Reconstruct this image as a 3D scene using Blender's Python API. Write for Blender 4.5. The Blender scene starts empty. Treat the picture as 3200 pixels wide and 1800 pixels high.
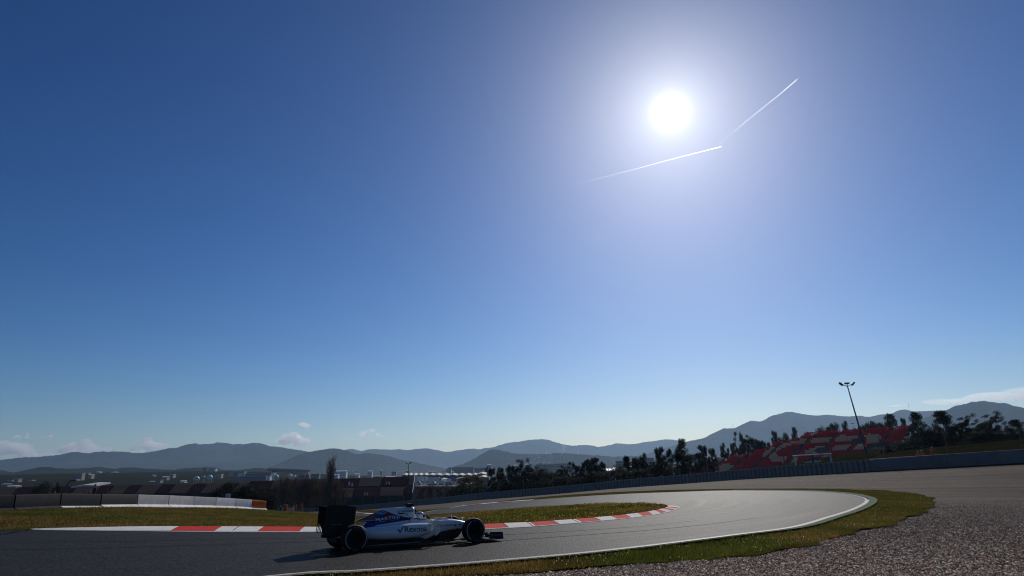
import bpy, bmesh, math, random
import numpy as np
from mathutils import Vector, Matrix
from mathutils.bvhtree import BVHTree

random.seed(7)
RNG = np.random.default_rng(7)
SC = bpy.context.scene
COL = SC.collection

# ------------------------------------------------------------------ camera
F, ROLL, HOR, CAMZ = 2000.0, 1.5, 1490.0, 1.796      # focal length in px of a 3200 px wide frame
_p = math.atan((HOR - 900) / F); _r = math.radians(ROLL)
FWD = np.array([0, math.cos(_p), math.sin(_p)])
_u0 = np.array([0, -math.sin(_p), math.cos(_p)]); _r0 = np.array([1.0, 0, 0])
RT = math.cos(_r) * _r0 - math.sin(_r) * _u0
UP = math.cos(_r) * _u0 + math.sin(_r) * _r0
CAM = np.array([0, 0, CAMZ])
cd = bpy.data.cameras.new('camera'); cam = bpy.data.objects.new('camera', cd); COL.objects.link(cam)
cd.sensor_width = 36.0; cd.lens = 36.0 * F / 3200.0
cd.clip_start = 0.1; cd.clip_end = 60000
cam.matrix_world = Matrix(((RT[0], UP[0], -FWD[0], 0), (RT[1], UP[1], -FWD[1], 0), (RT[2], UP[2], -FWD[2], CAMZ), (0, 0, 0, 1)))
SC.camera = cam

def ray(px, py):
    d = FWD + RT * (px - 1600) / F - UP * (py - 900) / F
    return d / np.linalg.norm(d)
def at(px, py, Y):
    d = ray(px, py); return CAM + d * (Y / d[1])
def to_px(P):
    P = np.asarray(P, float) - CAM
    d = P @ FWD
    return np.stack([1600 + F * (P @ RT) / d, 900 - F * (P @ UP) / d], -1)

# ------------------------------------------------------------------ world, sun, exposure
SUN = ray(2095, 350)
EL = math.asin(SUN[2]); AZ = math.atan2(SUN[0], SUN[1])
w = bpy.data.worlds.new('World'); SC.world = w; w.use_nodes = True
nt = w.node_tree; nt.nodes.clear()
def wn(t, **k):
    n = nt.nodes.new(t)
    for a, b in k.items(): setattr(n, a, b)
    return n
sky = wn('ShaderNodeTexSky', sky_type='NISHITA', sun_disc=False, sun_elevation=EL, sun_rotation=AZ,
         altitude=120, air_density=1.0, dust_density=0.4, ozone_density=4.0)
hsv = wn('ShaderNodeHueSaturation'); hsv.inputs['Saturation'].default_value = 1.26
gam = wn('ShaderNodeGamma'); gam.inputs['Gamma'].default_value = 1.45
bal = wn('ShaderNodeVectorMath', operation='MULTIPLY'); bal.inputs[1].default_value = (.425, .385, .385)
nt.links.new(sky.outputs[0], hsv.inputs['Color']); nt.links.new(hsv.outputs[0], gam.inputs[0])
# aureole of the sun itself: forward scatter falling off with the angle from the sun
tc = wn('ShaderNodeTexCoord'); nrm = wn('ShaderNodeVectorMath', operation='NORMALIZE')
dot = wn('ShaderNodeVectorMath', operation='DOT_PRODUCT'); dot.inputs[1].default_value = tuple(SUN)
nt.links.new(tc.outputs['Generated'], nrm.inputs[0]); nt.links.new(nrm.outputs[0], dot.inputs[0])
mn = wn('ShaderNodeMath', operation='MINIMUM'); mn.inputs[1].default_value = 1.0
acs = wn('ShaderNodeMath', operation='ARCCOSINE')
nt.links.new(dot.outputs['Value'], mn.inputs[0]); nt.links.new(mn.outputs[0], acs.inputs[0])
def falloff(amp, wid, pw=1.0):
    a = wn('ShaderNodeMath', operation='DIVIDE'); a.inputs[1].default_value = math.radians(wid)
    nt.links.new(acs.outputs[0], a.inputs[0])
    b = wn('ShaderNodeMath', operation='POWER'); b.inputs[1].default_value = pw; nt.links.new(a.outputs[0], b.inputs[0])
    c = wn('ShaderNodeMath', operation='MULTIPLY'); c.inputs[1].default_value = -1.0; nt.links.new(b.outputs[0], c.inputs[0])
    d = wn('ShaderNodeMath', operation='EXPONENT'); nt.links.new(c.outputs[0], d.inputs[0])
    e = wn('ShaderNodeMath', operation='MULTIPLY'); e.inputs[1].default_value = amp; nt.links.new(d.outputs[0], e.inputs[0])
    return e
g1, g2, g3 = falloff(150.0, 0.36, 1.0), falloff(13.0, 3.2), falloff(1.4, 10.0)
s1 = wn('ShaderNodeMath', operation='ADD'); nt.links.new(g1.outputs[0], s1.inputs[0]); nt.links.new(g2.outputs[0], s1.inputs[1])
s2 = wn('ShaderNodeMath', operation='ADD'); nt.links.new(s1.outputs[0], s2.inputs[0]); nt.links.new(g3.outputs[0], s2.inputs[1])
tint = wn('ShaderNodeVectorMath', operation='SCALE'); tint.inputs[0].default_value = (0.96, 1.0, 0.92)
nt.links.new(s2.outputs[0], tint.inputs['Scale'])
add = wn('ShaderNodeVectorMath', operation='ADD')
nt.links.new(gam.outputs[0], bal.inputs[0]); nt.links.new(bal.outputs[0], add.inputs[0]); nt.links.new(tint.outputs[0], add.inputs[1])
bg = wn('ShaderNodeBackground'); bg.inputs['Strength'].default_value = 0.07
out = wn('ShaderNodeOutputWorld')
nt.links.new(add.outputs[0], bg.inputs['Color']); nt.links.new(bg.outputs[0], out.inputs['Surface'])

sl = bpy.data.lights.new('sun', 'SUN'); sun = bpy.data.objects.new('sun', sl); COL.objects.link(sun)
sl.energy = 3.1; sl.angle = math.radians(0.5); sl.color = (1.0, 0.95, 0.87)
sun.rotation_euler = Vector(SUN).to_track_quat('Z', 'Y').to_euler(); sun.location = (20, -20, 60)

SC.view_settings.view_transform = 'Standard'; SC.view_settings.look = 'None'
SC.view_settings.gamma = 1.0; SC.view_settings.use_curve_mapping = False
SC.view_settings.exposure = -0.2
HAZE_D = 6.2e-5
SC.render.engine = "CYCLES"
SC.cycles.use_denoising = True
SC.cycles.filter_width = 1.1
SC.cycles.max_bounces = 12; SC.cycles.diffuse_bounces = 2; SC.cycles.glossy_bounces = 3
SC.cycles.transparent_max_bounces = 12; SC.cycles.volume_bounces = 10
SC.cycles.sample_clamp_indirect = 4.0

# ------------------------------------------------------------------ small helpers
def tag(o, label=None, cat=None, group=None, kind=None):
    if label: o['label'] = label
    if cat: o['category'] = cat
    if group: o['group'] = group
    if kind: o['kind'] = kind
    return o
def empty(name, loc=(0, 0, 0), rz=0.0, parent=None):
    o = bpy.data.objects.new(name, None); COL.objects.link(o)
    o.location = loc; o.rotation_euler = (0, 0, rz); o.empty_display_size = 0.3
    o.parent = parent
    return o
def link(name, me, parent=None, loc=None):
    o = bpy.data.objects.new(name, me); COL.objects.link(o)
    o.parent = parent
    if loc is not None: o.location = loc
    return o
ORD = ['', 'first', 'second', 'third', 'fourth', 'fifth', 'sixth', 'seventh', 'eighth', 'ninth', 'tenth', 'eleventh', 'twelfth',
       'thirteenth', 'fourteenth', 'fifteenth', 'sixteenth', 'seventeenth', 'eighteenth', 'nineteenth', 'twentieth']
def ordinal(i):
    return ORD[i] if i <= 20 else ('twenty-' + ORD[i - 20] if i < 30 else 'thirtieth')

class MB:
    """collects boxes, prisms, tubes and lofts into one mesh"""
    def __init__(s): s.v = []; s.f = []; s.m = []
    def add(s, vs, fs, mi=0):
        b = len(s.v); s.v += [tuple(map(float, v)) for v in vs]
        for f in fs: s.f.append(tuple(b + i for i in f)); s.m.append(mi)
    def box(s, c, d, mi=0, rz=0.0, taper=1.0):
        cx, cy, cz = c; hx, hy, hz = d[0] / 2, d[1] / 2, d[2] / 2
        vs = []
        for z, t in ((-hz, 1.0), (hz, taper)):
            for x, y in ((-hx, -hy), (hx, -hy), (hx, hy), (-hx, hy)):
                x, y = x * t, y * t
                vs.append((cx + x * math.cos(rz) - y * math.sin(rz), cy + x * math.sin(rz) + y * math.cos(rz), cz + z))
        s.add(vs, [(3, 2, 1, 0), (4, 5, 6, 7), (0, 1, 5, 4), (1, 2, 6, 5), (2, 3, 7, 6), (3, 0, 4, 7)], mi)
    def prism(s, poly, y0, y1, mi=0):           # polygon in xz, extruded along y
        n = len(poly)
        a = sum(poly[i][0] * poly[(i + 1) % n][1] - poly[(i + 1) % n][0] * poly[i][1] for i in range(n))
        if a < 0: poly = poly[::-1]
        vs = [(x, y0, z) for x, z in poly] + [(x, y1, z) for x, z in poly]
        fs = [tuple(range(n)), tuple(range(2 * n - 1, n - 1, -1))]
        fs += [(i, i + n, (i + 1) % n + n, (i + 1) % n) for i in range(n)]
        s.add(vs, fs, mi)
    def tube(s, pts, r, n=6, mi=0, cap=True):
        pts = [Vector(p) for p in pts]; m = len(pts)
        rs = r if isinstance(r, (list, tuple)) else [r] * m
        vs = []
        for i, p in enumerate(pts):
            t = (pts[min(i + 1, m - 1)] - pts[max(i - 1, 0)]).normalized()
            a = t.orthogonal().normalized() if abs(t.z) > .9 else t.cross(Vector((0, 0, 1))).normalized()
            b = t.cross(a)
            for k in range(n):
                q = 2 * math.pi * k / n
                vs.append(p + (a * math.cos(q) + b * math.sin(q)) * rs[i])
        fs = []
        for i in range(m - 1):
            for k in range(n):
                k2 = (k + 1) % n
                fs.append((i * n + k, i * n + k2, (i + 1) * n + k2, (i + 1) * n + k))
        if cap: fs += [tuple(range(n - 1, -1, -1)), tuple(range((m - 1) * n, m * n))]
        s.add(vs, fs, mi)
    def rings(s, rings, mi=0, cap=True):
        n = len(rings[0]); vs = [p for r in rings for p in r]; fs = []
        for i in range(len(rings) - 1):
            for k in range(n):
                k2 = (k + 1) % n
                fs.append((i * n + k, i * n + k2, (i + 1) * n + k2, (i + 1) * n + k))
        if cap: fs += [tuple(range(n - 1, -1, -1)), tuple(range((len(rings) - 1) * n, len(rings) * n))]
        s.add(vs, fs, mi)
    def lathe_y(s, prof, n=40, mi=0, c=(0, 0, 0)):   # (radius, y) profile, turned about the y axis
        vs = []; m = len(prof)
        for k in range(n):
            q = 2 * math.pi * k / n
            for r, y in prof: vs.append((c[0] + r * math.cos(q), c[1] + y, c[2] + r * math.sin(q)))
        fs = []
        for k in range(n):
            k2 = (k + 1) % n
            for j in range(m - 1): fs.append((k * m + j, k2 * m + j, k2 * m + j + 1, k * m + j + 1))
        s.add(vs, fs, mi)
    def ball(s, c, r, nu=12, nv=8, mi=0):
        rx, ry, rz = r if isinstance(r, (list, tuple)) else (r, r, r)
        vs = [(c[0], c[1], c[2] - rz)]
        for j in range(1, nv):
            a = math.pi * j / nv
            for k in range(nu):
                q = 2 * math.pi * k / nu
                vs.append((c[0] + rx * math.sin(a) * math.cos(q), c[1] + ry * math.sin(a) * math.sin(q), c[2] - rz * math.cos(a)))
        vs.append((c[0], c[1], c[2] + rz)); L = len(vs) - 1
        fs = [(0, 1 + (k + 1) % nu, 1 + k) for k in range(nu)]
        for j in range(nv - 2):
            for k in range(nu):
                k2 = (k + 1) % nu
                fs.append((1 + j * nu + k, 1 + j * nu + k2, 1 + (j + 1) * nu + k2, 1 + (j + 1) * nu + k))
        fs += [(L, 1 + (nv - 2) * nu + k, 1 + (nv - 2) * nu + (k + 1) % nu) for k in range(nu)]
        s.add(vs, fs, mi)
    def mesh(s, name, mats, smooth=False, fix=True):
        me = bpy.data.meshes.new(name); me.from_pydata(s.v, [], s.f)
        for m in (mats if isinstance(mats, (list, tuple)) else [mats]): me.materials.append(m)
        me.polygons.foreach_set('material_index', s.m)
        if fix:
            bm = bmesh.new(); bm.from_mesh(me); bmesh.ops.recalc_face_normals(bm, faces=bm.faces); bm.to_mesh(me); bm.free()
        if smooth:
            me.polygons.foreach_set('use_smooth', [True] * len(me.polygons))
            me.set_sharp_from_angle(angle=math.radians(smooth if smooth is not True else 40))
        me.update(); return me
    def build(s, name, mats, parent=None, smooth=False, loc=None, fix=True):
        return link(name, s.mesh(name, mats, smooth, fix), parent, loc)

def fastmesh(name, V, Fc, mat, col=None, smooth=False):
    V = np.ascontiguousarray(V, np.float32); Fc = np.ascontiguousarray(Fc, np.int32)
    me = bpy.data.meshes.new(name); k = Fc.shape[1]
    me.vertices.add(len(V)); me.vertices.foreach_set('co', V.ravel())
    me.loops.add(Fc.size); me.loops.foreach_set('vertex_index', Fc.ravel())
    me.polygons.add(len(Fc)); me.polygons.foreach_set('loop_start', np.arange(0, Fc.size, k, dtype=np.int32))
    if smooth: me.polygons.foreach_set('use_smooth', np.ones(len(Fc), bool))
    if col is not None:
        a = me.color_attributes.new('col', 'FLOAT_COLOR', 'POINT')
        c4 = np.ones((len(V), 4), np.float32); c4[:, :3] = col; a.data.foreach_set('color', c4.ravel())
    me.update(calc_edges=True); me.materials.append(mat)
    return me

# ------------------------------------------------------------------ materials
def newmat(name):
    m = bpy.data.materials.new(name); m.use_nodes = True
    t = m.node_tree; b = t.nodes['Principled BSDF']
    return m, t, b
def N(t, ty, **k):
    n = t.nodes.new(ty)
    for a, v in k.items():
        if a in n.inputs and not hasattr(n, a): n.inputs[a].default_value = v
        else: setattr(n, a, v)
    return n
def noise(t, src, scale, detail=4, rough=.55):
    n = t.nodes.new('ShaderNodeTexNoise'); n.inputs['Scale'].default_value = scale
    n.inputs['Detail'].default_value = detail; n.inputs['Roughness'].default_value = rough
    t.links.new(src, n.inputs['Vector']); return n
def ramp(t, src, stops):
    r = t.nodes.new('ShaderNodeValToRGB'); e = r.color_ramp.elements
    while len(e) < len(stops): e.new(0.5)
    for i, (p, c) in enumerate(stops):
        e[i].position = p; e[i].color = (*c, 1) if len(c) == 3 else c
    t.links.new(src, r.inputs[0]); return r
def mix(t, fac, a, b, mode='MIX'):
    n = t.nodes.new('ShaderNodeMix'); n.data_type = 'RGBA'; n.blend_type = mode
    for s, i in ((fac, 0), (a, 6), (b, 7)):
        if isinstance(s, (int, float)): n.inputs[i].default_value = s
        elif isinstance(s, tuple): n.inputs[i].default_value = (*s, 1)
        else: t.links.new(s, n.inputs[i])
    return n.outputs[2]
def bump(t, b, src, strength, dist):
    n = t.nodes.new('ShaderNodeBump'); n.inputs['Strength'].default_value = strength; n.inputs['Distance'].default_value = dist
    t.links.new(src, n.inputs['Height']); t.links.new(n.outputs[0], b.inputs['Normal']); return n
def vary(c, f): return tuple(max(0.0, min(1.0, x * f)) for x in c)
def surf(name, c, rough=.6, scale=3.0, amt=.25, bmp=0.0, bscale=40.0, metal=0.0, spec=.5, coat=0.0, coord='Object'):
    m, t, b = newmat(name)
    tc = t.nodes.new('ShaderNodeTexCoord')
    n = noise(t, tc.outputs[coord], scale, 5)
    r = ramp(t, n.outputs['Fac'], [(.3, vary(c, 1 - amt)), (.7, vary(c, 1 + amt))])
    t.links.new(r.outputs[0], b.inputs['Base Color'])
    b.inputs['Roughness'].default_value = rough; b.inputs['Metallic'].default_value = metal
    b.inputs['Specular IOR Level'].default_value = spec; b.inputs['Coat Weight'].default_value = coat
    b.inputs['Coat Roughness'].default_value = .06
    if bmp:
        n2 = noise(t, tc.outputs[coord], bscale, 3); bump(t, b, n2.outputs['Fac'], bmp, .02)
    return m
def attrmat(name, rough=.9, trans=0.0, spec=.2):
    m, t, b = newmat(name)
    a = t.nodes.new('ShaderNodeAttribute'); a.attribute_name = 'col'
    t.links.new(a.outputs['Color'], b.inputs['Base Color'])
    b.inputs['Roughness'].default_value = rough; b.inputs['Specular IOR Level'].default_value = spec
    if trans:
        tr = t.nodes.new('ShaderNodeBsdfTranslucent'); mx = t.nodes.new('ShaderNodeMixShader'); mx.inputs[0].default_value = trans
        t.links.new(a.outputs['Color'], tr.inputs['Color'])
        t.links.new(b.outputs[0], mx.inputs[1]); t.links.new(tr.outputs[0], mx.inputs[2])
        t.links.new(mx.outputs[0], t.nodes['Material Output'].inputs['Surface'])
    return m

def thin(name, c, k):
    m = surf(name, c, .6, 3, .12); t = m.node_tree; b = t.nodes['Principled BSDF']
    tr = t.nodes.new('ShaderNodeBsdfTranslucent'); tr.inputs['Color'].default_value = (*c, 1); mx = t.nodes.new('ShaderNodeMixShader'); mx.inputs[0].default_value = k
    t.links.new(b.outputs[0], mx.inputs[1]); t.links.new(tr.outputs[0], mx.inputs[2]); t.links.new(mx.outputs[0], t.nodes['Material Output'].inputs['Surface'])
    return m
def asphalt():
    m, t, b = newmat('asphalt')
    tc = t.nodes.new('ShaderNodeTexCoord'); uv = tc.outputs['UV']; ob = tc.outputs['Object']
    mp = t.nodes.new('ShaderNodeMapping'); mp.inputs['Scale'].default_value = (.05, 1.3, 1); t.links.new(uv, mp.inputs['Vector'])
    streak = noise(t, mp.outputs[0], 1.6, 8, .7)                     # rubbered streaks along the racing line
    big = noise(t, ob, .12, 3); grain = t.nodes.new('ShaderNodeTexVoronoi'); grain.inputs['Scale'].default_value = 17
    t.links.new(ob, grain.inputs['Vector'])
    fine = noise(t, ob, 60, 2, .7)
    c1 = ramp(t, streak.outputs['Fac'], [(.30, (.014, .013, .011)), (.52, (.030, .0275, .0235)), (.75, (.042, .038, .032))])
    c2 = mix(t, .35, c1.outputs[0], ramp(t, big.outputs['Fac'], [(.3, (.020, .019, .017)), (.7, (.042, .038, .032))]).outputs[0])
    c3 = mix(t, .75, c2, ramp(t, grain.outputs['Color'], [(.25, (.2, .2, .2)), (.8, (.95, .93, .9))]).outputs[0], 'OVERLAY')
    t.links.new(c3, b.inputs['Base Color'])
    rr = ramp(t, streak.outputs['Fac'], [(.3, (.57, .57, .57)), (.7, (.63, .63, .63))])
    t.links.new(rr.outputs[0], b.inputs['Roughness'])
    b.inputs['Specular IOR Level'].default_value = .05
    h = mix(t, .5, grain.outputs['Distance'], fine.outputs['Fac'])
    bump(t, b, h, 1.0, .02)
    return m
def gravel():
    m, t, b = newmat('gravel')
    tc = t.nodes.new('ShaderNodeTexCoord'); ob = tc.outputs['Object']; uv = tc.outputs['UV']
    v = t.nodes.new('ShaderNodeTexVoronoi'); v.inputs['Scale'].default_value = 17; t.links.new(ob, v.inputs['Vector'])
    v2 = t.nodes.new('ShaderNodeTexVoronoi'); v2.inputs['Scale'].default_value = 3.2; t.links.new(ob, v2.inputs['Vector'])
    big = noise(t, ob, .25, 5)
    mp = t.nodes.new('ShaderNodeMapping'); mp.inputs['Scale'].default_value = (.035, .62, 1); t.links.new(uv, mp.inputs['Vector'])
    fur = noise(t, mp.outputs[0], 1.0, 5, .6)                       # raked furrows
    c = ramp(t, v.outputs['Color'], [(.1, (.028, .017, .010)), (.5, (.080, .051, .031)), (.9, (.20, .135, .085))])
    c2 = mix(t, .5, c.outputs[0], ramp(t, v2.outputs['Color'], [(.2, (.026, .017, .011)), (.8, (.110, .074, .048))]).outputs[0])
    c3 = mix(t, .5, c2, ramp(t, big.outputs['Fac'], [(.3, (.4, .38, .37)), (.7, (.62, .6, .58))]).outputs[0], 'OVERLAY')
    c4 = mix(t, .95, c3, ramp(t, fur.outputs['Fac'], [(.40, (.06, .06, .06)), (.46, (.36, .36, .36)), (.6, (.58, .58, .58))]).outputs[0], 'OVERLAY')
    t.links.new(c4, b.inputs['Base Color']); b.inputs['Roughness'].default_value = .85
    b.inputs['Specular IOR Level'].default_value = .1
    hh = mix(t, .35, v.outputs['Distance'], fur.outputs['Fac'])
    n = bump(t, b, hh, 1.0, .045); n.invert = False
    return m
def grassmat():
    m, t, b = newmat('grass_soil')
    tc = t.nodes.new('ShaderNodeTexCoord'); ob = tc.outputs['Object']
    a = noise(t, ob, .35, 5, .6); f = noise(t, ob, 9, 4, .7)
    c = ramp(t, a.outputs['Fac'], [(.3, (.105, .066, .022)), (.5, (.075, .064, .015)), (.7, (.052, .064, .011))])
    c2 = mix(t, .6, c.outputs[0], ramp(t, f.outputs['Fac'], [(.3, (.3, .3, .3)), (.7, (.75, .72, .65))]).outputs[0], 'OVERLAY')
    t.links.new(c2, b.inputs['Base Color']); b.inputs['Roughness'].default_value = .95; b.inputs['Specular IOR Level'].default_value = .0
    bump(t, b, f.outputs['Fac'], .8, .05)
    return m
def scrubmat():
    m, t, b = newmat('scrubland')
    tc = t.nodes.new('ShaderNodeTexCoord'); ob = tc.outputs['Object']
    a = noise(t, ob, .012, 6, .62); f = noise(t, ob, .35, 5, .7); g = noise(t, ob, .0035, 3)
    c = ramp(t, a.outputs['Fac'], [(.32, (.010, .013, .005)), (.5, (.018, .018, .008)), (.62, (.028, .023, .012)), (.75, (.045, .036, .02))])
    c2 = mix(t, .5, c.outputs[0], ramp(t, f.outputs['Fac'], [(.3, (.22, .22, .22)), (.7, (.7, .7, .66))]).outputs[0], 'OVERLAY')
    c3 = mix(t, ramp(t, g.outputs['Fac'], [(.45, (0, 0, 0)), (.6, (.7, .7, .7))]).outputs[0], c2, (.018, .024, .009))
    t.links.new(c3, b.inputs['Base Color']); b.inputs['Roughness'].default_value = .95; b.inputs['Specular IOR Level'].default_value = .0
    bump(t, b, f.outputs['Fac'], .6, .5)
    return m
def hillmat(name, k=1.0):
    m, t, b = newmat(name)
    tc = t.nodes.new('ShaderNodeTexCoord'); ob = tc.outputs['Object']
    a = noise(t, ob, .0022, 8, .62); f = noise(t, ob, .02, 6, .7)
    c = ramp(t, a.outputs['Fac'], [(.35, vary((.028, .036, .022), k)), (.55, vary((.046, .05, .028), k)), (.7, vary((.075, .068, .042), k))])
    c2 = mix(t, .6, c.outputs[0], ramp(t, f.outputs['Fac'], [(.3, (.2, .2, .2)), (.7, (.75, .75, .72))]).outputs[0], 'OVERLAY')
    t.links.new(c2, b.inputs['Base Color']); b.inputs['Roughness'].default_value = 1.0; b.inputs['Specular IOR Level'].default_value = .0
    bump(t, b, f.outputs['Fac'], 1.0, 14)
    return m
def volmat(name, color, density, aniso):
    m = bpy.data.materials.new(name); m.use_nodes = True; t = m.node_tree; t.nodes.clear()
    o = t.nodes.new('ShaderNodeOutputMaterial'); v = t.nodes.new('ShaderNodeVolumePrincipled')
    v.inputs['Color'].default_value = (*color, 1); v.inputs['Density'].default_value = density
    v.inputs['Anisotropy'].default_value = aniso
    t.links.new(v.outputs[0], o.inputs['Volume']); return m

M_ASPH, M_GRAV, M_GRASS, M_SCRUB = asphalt(), gravel(), grassmat(), scrubmat()
M_WLINE = surf('white_line_paint', (.58, .56, .53), .8, 6, .25, .4, 60, spec=.3)
M_KRED = surf('kerb_red', (.62, .018, .012), .85, 2.2, .18, .3, 50, spec=.12)
M_KWHITE = surf('kerb_white', (.78, .75, .71), .85, 2.2, .14, .3, 50, spec=.15)
M_KGREEN = surf('kerb_green_concrete', (.125, .175, .105), .95, 1.4, .35, .5, 30, spec=.06)
M_REDLINE = surf('red_line_paint', (.26, .04, .035), .6, 5, .3)
M_CRACK = surf('kerb_joint_gap', (.012, .012, .012), .9)
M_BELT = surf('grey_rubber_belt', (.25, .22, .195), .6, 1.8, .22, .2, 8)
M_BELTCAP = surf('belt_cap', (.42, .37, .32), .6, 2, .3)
M_WALLPANEL = surf('grey_belt_panel', (.20, .172, .15), .6, .5, .25, .2, 6)
M_STEEL = surf('galvanised_steel', (.35, .36, .37), .45, 4, .2, metal=.6)
M_POSTGREY = surf('grey_post', (.07, .07, .07), .6, 3, .2)
M_DARKSTEEL = surf('dark_painted_steel', (.055, .06, .06), .5, 3, .2, metal=.3)
M_BARK = surf('bark', (.07, .055, .042), .9, 5, .35, .5, 20)
M_LEAF = attrmat('leaves', .75, .28)
M_TWIG = attrmat('twigs', .9, .1)
M_BLADE = attrmat('grass_blades', .7, .6)
M_STONE = attrmat('gravel_stones', .9, 0, .08)
M_SEAT_R = thin('red_seat_plastic', (.36, .010, .016), .14)
M_SEAT_C = thin('cream_seat_plastic', (.50, .38, .25), .10)
M_SEAT_B = surf('tan_seat_plastic', (.40, .235, .14), .6, 3, .15)
M_SEAT_D = surf('dark_red_seat_plastic', (.17, .010, .013), .6, 3, .15)
M_CONC = surf('stand_concrete', (.16, .15, .14), .85, .8, .25, .3, 10)
M_WHITEMETAL = surf('white_metal', (.6, .6, .58), .45, 3, .12)
M_BLOCKW = surf('white_concrete_block', (.82, .80, .77), .7, 1.5, .12, .3, 12, spec=.12)
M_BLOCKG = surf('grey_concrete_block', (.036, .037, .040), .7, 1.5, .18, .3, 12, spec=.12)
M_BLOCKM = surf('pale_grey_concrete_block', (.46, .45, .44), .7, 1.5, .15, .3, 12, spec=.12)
M_BLOCKO = surf('orange_block', (.98, .19, .02), .6, 1.5, .12, .2, 12, spec=.12)

# ------------------------------------------------------------------ terrain: control heights read from the ground contacts
def ctrl(px, py, Y):
    p = at(px, py, Y); return tuple(p)
def flat(px, py):
    d = ray(px, py); return tuple(CAM + d * (-CAMZ / d[2]))
WALLP = [(900, 1606, 190), (950, 1602.5, 180), (1060, 1597.5, 168), (1180, 1590, 155), (1300, 1579.5, 143), (1400, 1569.5, 133), (1500, 1561, 123), (1600, 1553, 117), (1700, 1546, 113),
         (1800, 1536.5, 108), (1950, 1524, 101), (2100, 1512, 94), (2250, 1501.5, 87.5), (2400, 1491, 81), (2550, 1481.5, 75.5), (2700, 1471.5, 71),
         (2850, 1463.5, 67.5), (3000, 1455, 64.5), (3200, 1444.5, 61), (3500, 1430, 56)]
BARJ = [(-150, 1606, 40.5), (36, 1596.5, 44), (181, 1588.5, 47.5), (308, 1587.5, 51), (423, 1585.5, 55), (521, 1585.5, 59), (600, 1586.5, 63), (670, 1588, 66.5),
        (732, 1590, 69.5), (784, 1592.5, 72), (829, 1596, 74)]
CT = [ctrl(*q) for q in WALLP[::2]] + [ctrl(*WALLP[-1])] + [ctrl(*q) for q in BARJ[::2]]
for q in [(1490, 1600, 54), (1112, 1621, 72), (1773, 1582, 44), (2068, 1577, 37), (2500, 1535, 52), (2200, 1536, 56), (1866, 1549, 60),
          (1670, 1563, 63), (1462, 1580, 70), (1140, 1604, 86), (1001, 1612.5, 98), (2800, 1534, 48), (3000, 1530, 46)]:
    CT.append(ctrl(*q))
for q in [(84, 1657), (524, 1663), (900, 1665.5), (1300, 1662), (1599, 1652.5), (1881, 1630), (2083, 1603), (905, 1799), (1421, 1766), (1801, 1733),
          (2112, 1696), (2484, 1650), (2670, 1594), (2711, 1563), (2922, 1578), (3150, 1650), (3150, 1790), (2500, 1790)]:
    CT.append(flat(*q))
for x in (-30, -15, 0, 12, 30):
    for y in (-25, -8, 4): CT.append((x, y, 0.0))
CT += [(-45, 18, .2), (-60, 30, .6), (50, 30, .5)]
# beyond the wall: bank at the right, stands, then the valley
for q in [(3000, 1392, 95), (2850, 1405, 95), (3200, 1372, 90), (3500, 1355, 88), (3000, 1372, 140), (2698, 1424, 120), (2550, 1480, 112), (2400, 1496, 122), (2200, 1507, 140),
          (2700, 1395, 190), (2450, 1445, 230)]:
    CT.append(ctrl(*q))
CT += [(-100, 190, -8.5), (-60, 260, -10), (0, 200, -6.5), (40, 200, -3.0), (-170, 230, -8.0), (-130, 120, -4.0), (-90, 90, -1.5), (0, 300, -10), (90, 300, 3), (-200, 340, -9)]
for q in [(1112, 1636, 36), (1112, 1627, 50), (1300, 1622.8, 40), (1490, 1613.8, 38), (1303, 1610.5, 62), (963, 1607, 66), (900, 1625, 45), (900, 1645, 32), (700, 1620, 45), (700, 1600, 60),
          (500, 1620, 40), (500, 1597, 52), (250, 1620, 37), (250, 1597, 46), (1620, 1604, 38)]: CT.append(ctrl(*q))
CT += [(-30, 100, -3.6), (-45, 120, -4.6), (-60, 60, .0), (-50, 45, .6)]
CT = np.array(CT)
_c2 = 6.0 ** 2
_D = np.sqrt(((CT[:, None, :2] - CT[None, :, :2]) ** 2).sum(-1) + _c2)
_A = np.block([[_D, np.ones((len(CT), 1))], [np.ones((1, len(CT))), np.zeros((1, 1))]])
_W = np.linalg.lstsq(_A + 0 * _A, np.append(CT[:, 2], 0), rcond=1e-9)[0]
def sstep(a, b, x):
    t = np.clip((x - a) / (b - a), 0, 1); return t * t * (3 - 2 * t)
def T(x, y):
    x = np.asarray(x, float); y = np.asarray(y, float); sh = x.shape
    X = x.ravel(); Y = y.ravel(); z = np.empty(len(X))
    for i in range(0, len(X), 20000):
        s = slice(i, i + 20000)
        D = np.sqrt((X[s, None] - CT[None, :, 0]) ** 2 + (Y[s, None] - CT[None, :, 1]) ** 2 + _c2)
        z[s] = D @ _W[:-1] + _W[-1]
    r = np.hypot(X, Y); az = np.degrees(np.arctan2(X, Y))
    L = sstep(-4, -26, az); R = sstep(6, 24, az)
    v = np.interp(r, [0, 300, 600, 1000, 1800, 4000, 11000], [-6, -9, -8, -4, 2, 10, 20]) + L * np.interp(r, [600, 1000, 1800, 4000, 11000], [0, 9, 32, 60, 80]) \
        + R * np.interp(r, [0, 200, 500, 2000], [4, 9, 16, 40])
    back = sstep(0, -60, Y)
    v = v * (1 - back)
    k = sstep(220, 420, r); k = np.maximum(k, sstep(-20, -80, Y))
    return (z * (1 - k) + v * k).reshape(sh)
def Tz(x, y): return float(T(np.array([x]), np.array([y]))[0])
def gnd(px, py):
    d = ray(px, py); ts = np.linspace(6, 260, 2600) / d[1]
    P = CAM + d[None] * ts[:, None]; h = P[:, 2] - T(P[:, 0], P[:, 1])
    i = int(np.argmax(h < 0)) if (h < 0).any() else len(ts) - 1
    if i == 0: return P[0]
    a = h[i - 1] / (h[i - 1] - h[i] + 1e-9); return P[i - 1] * (1 - a) + P[i] * a
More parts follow.
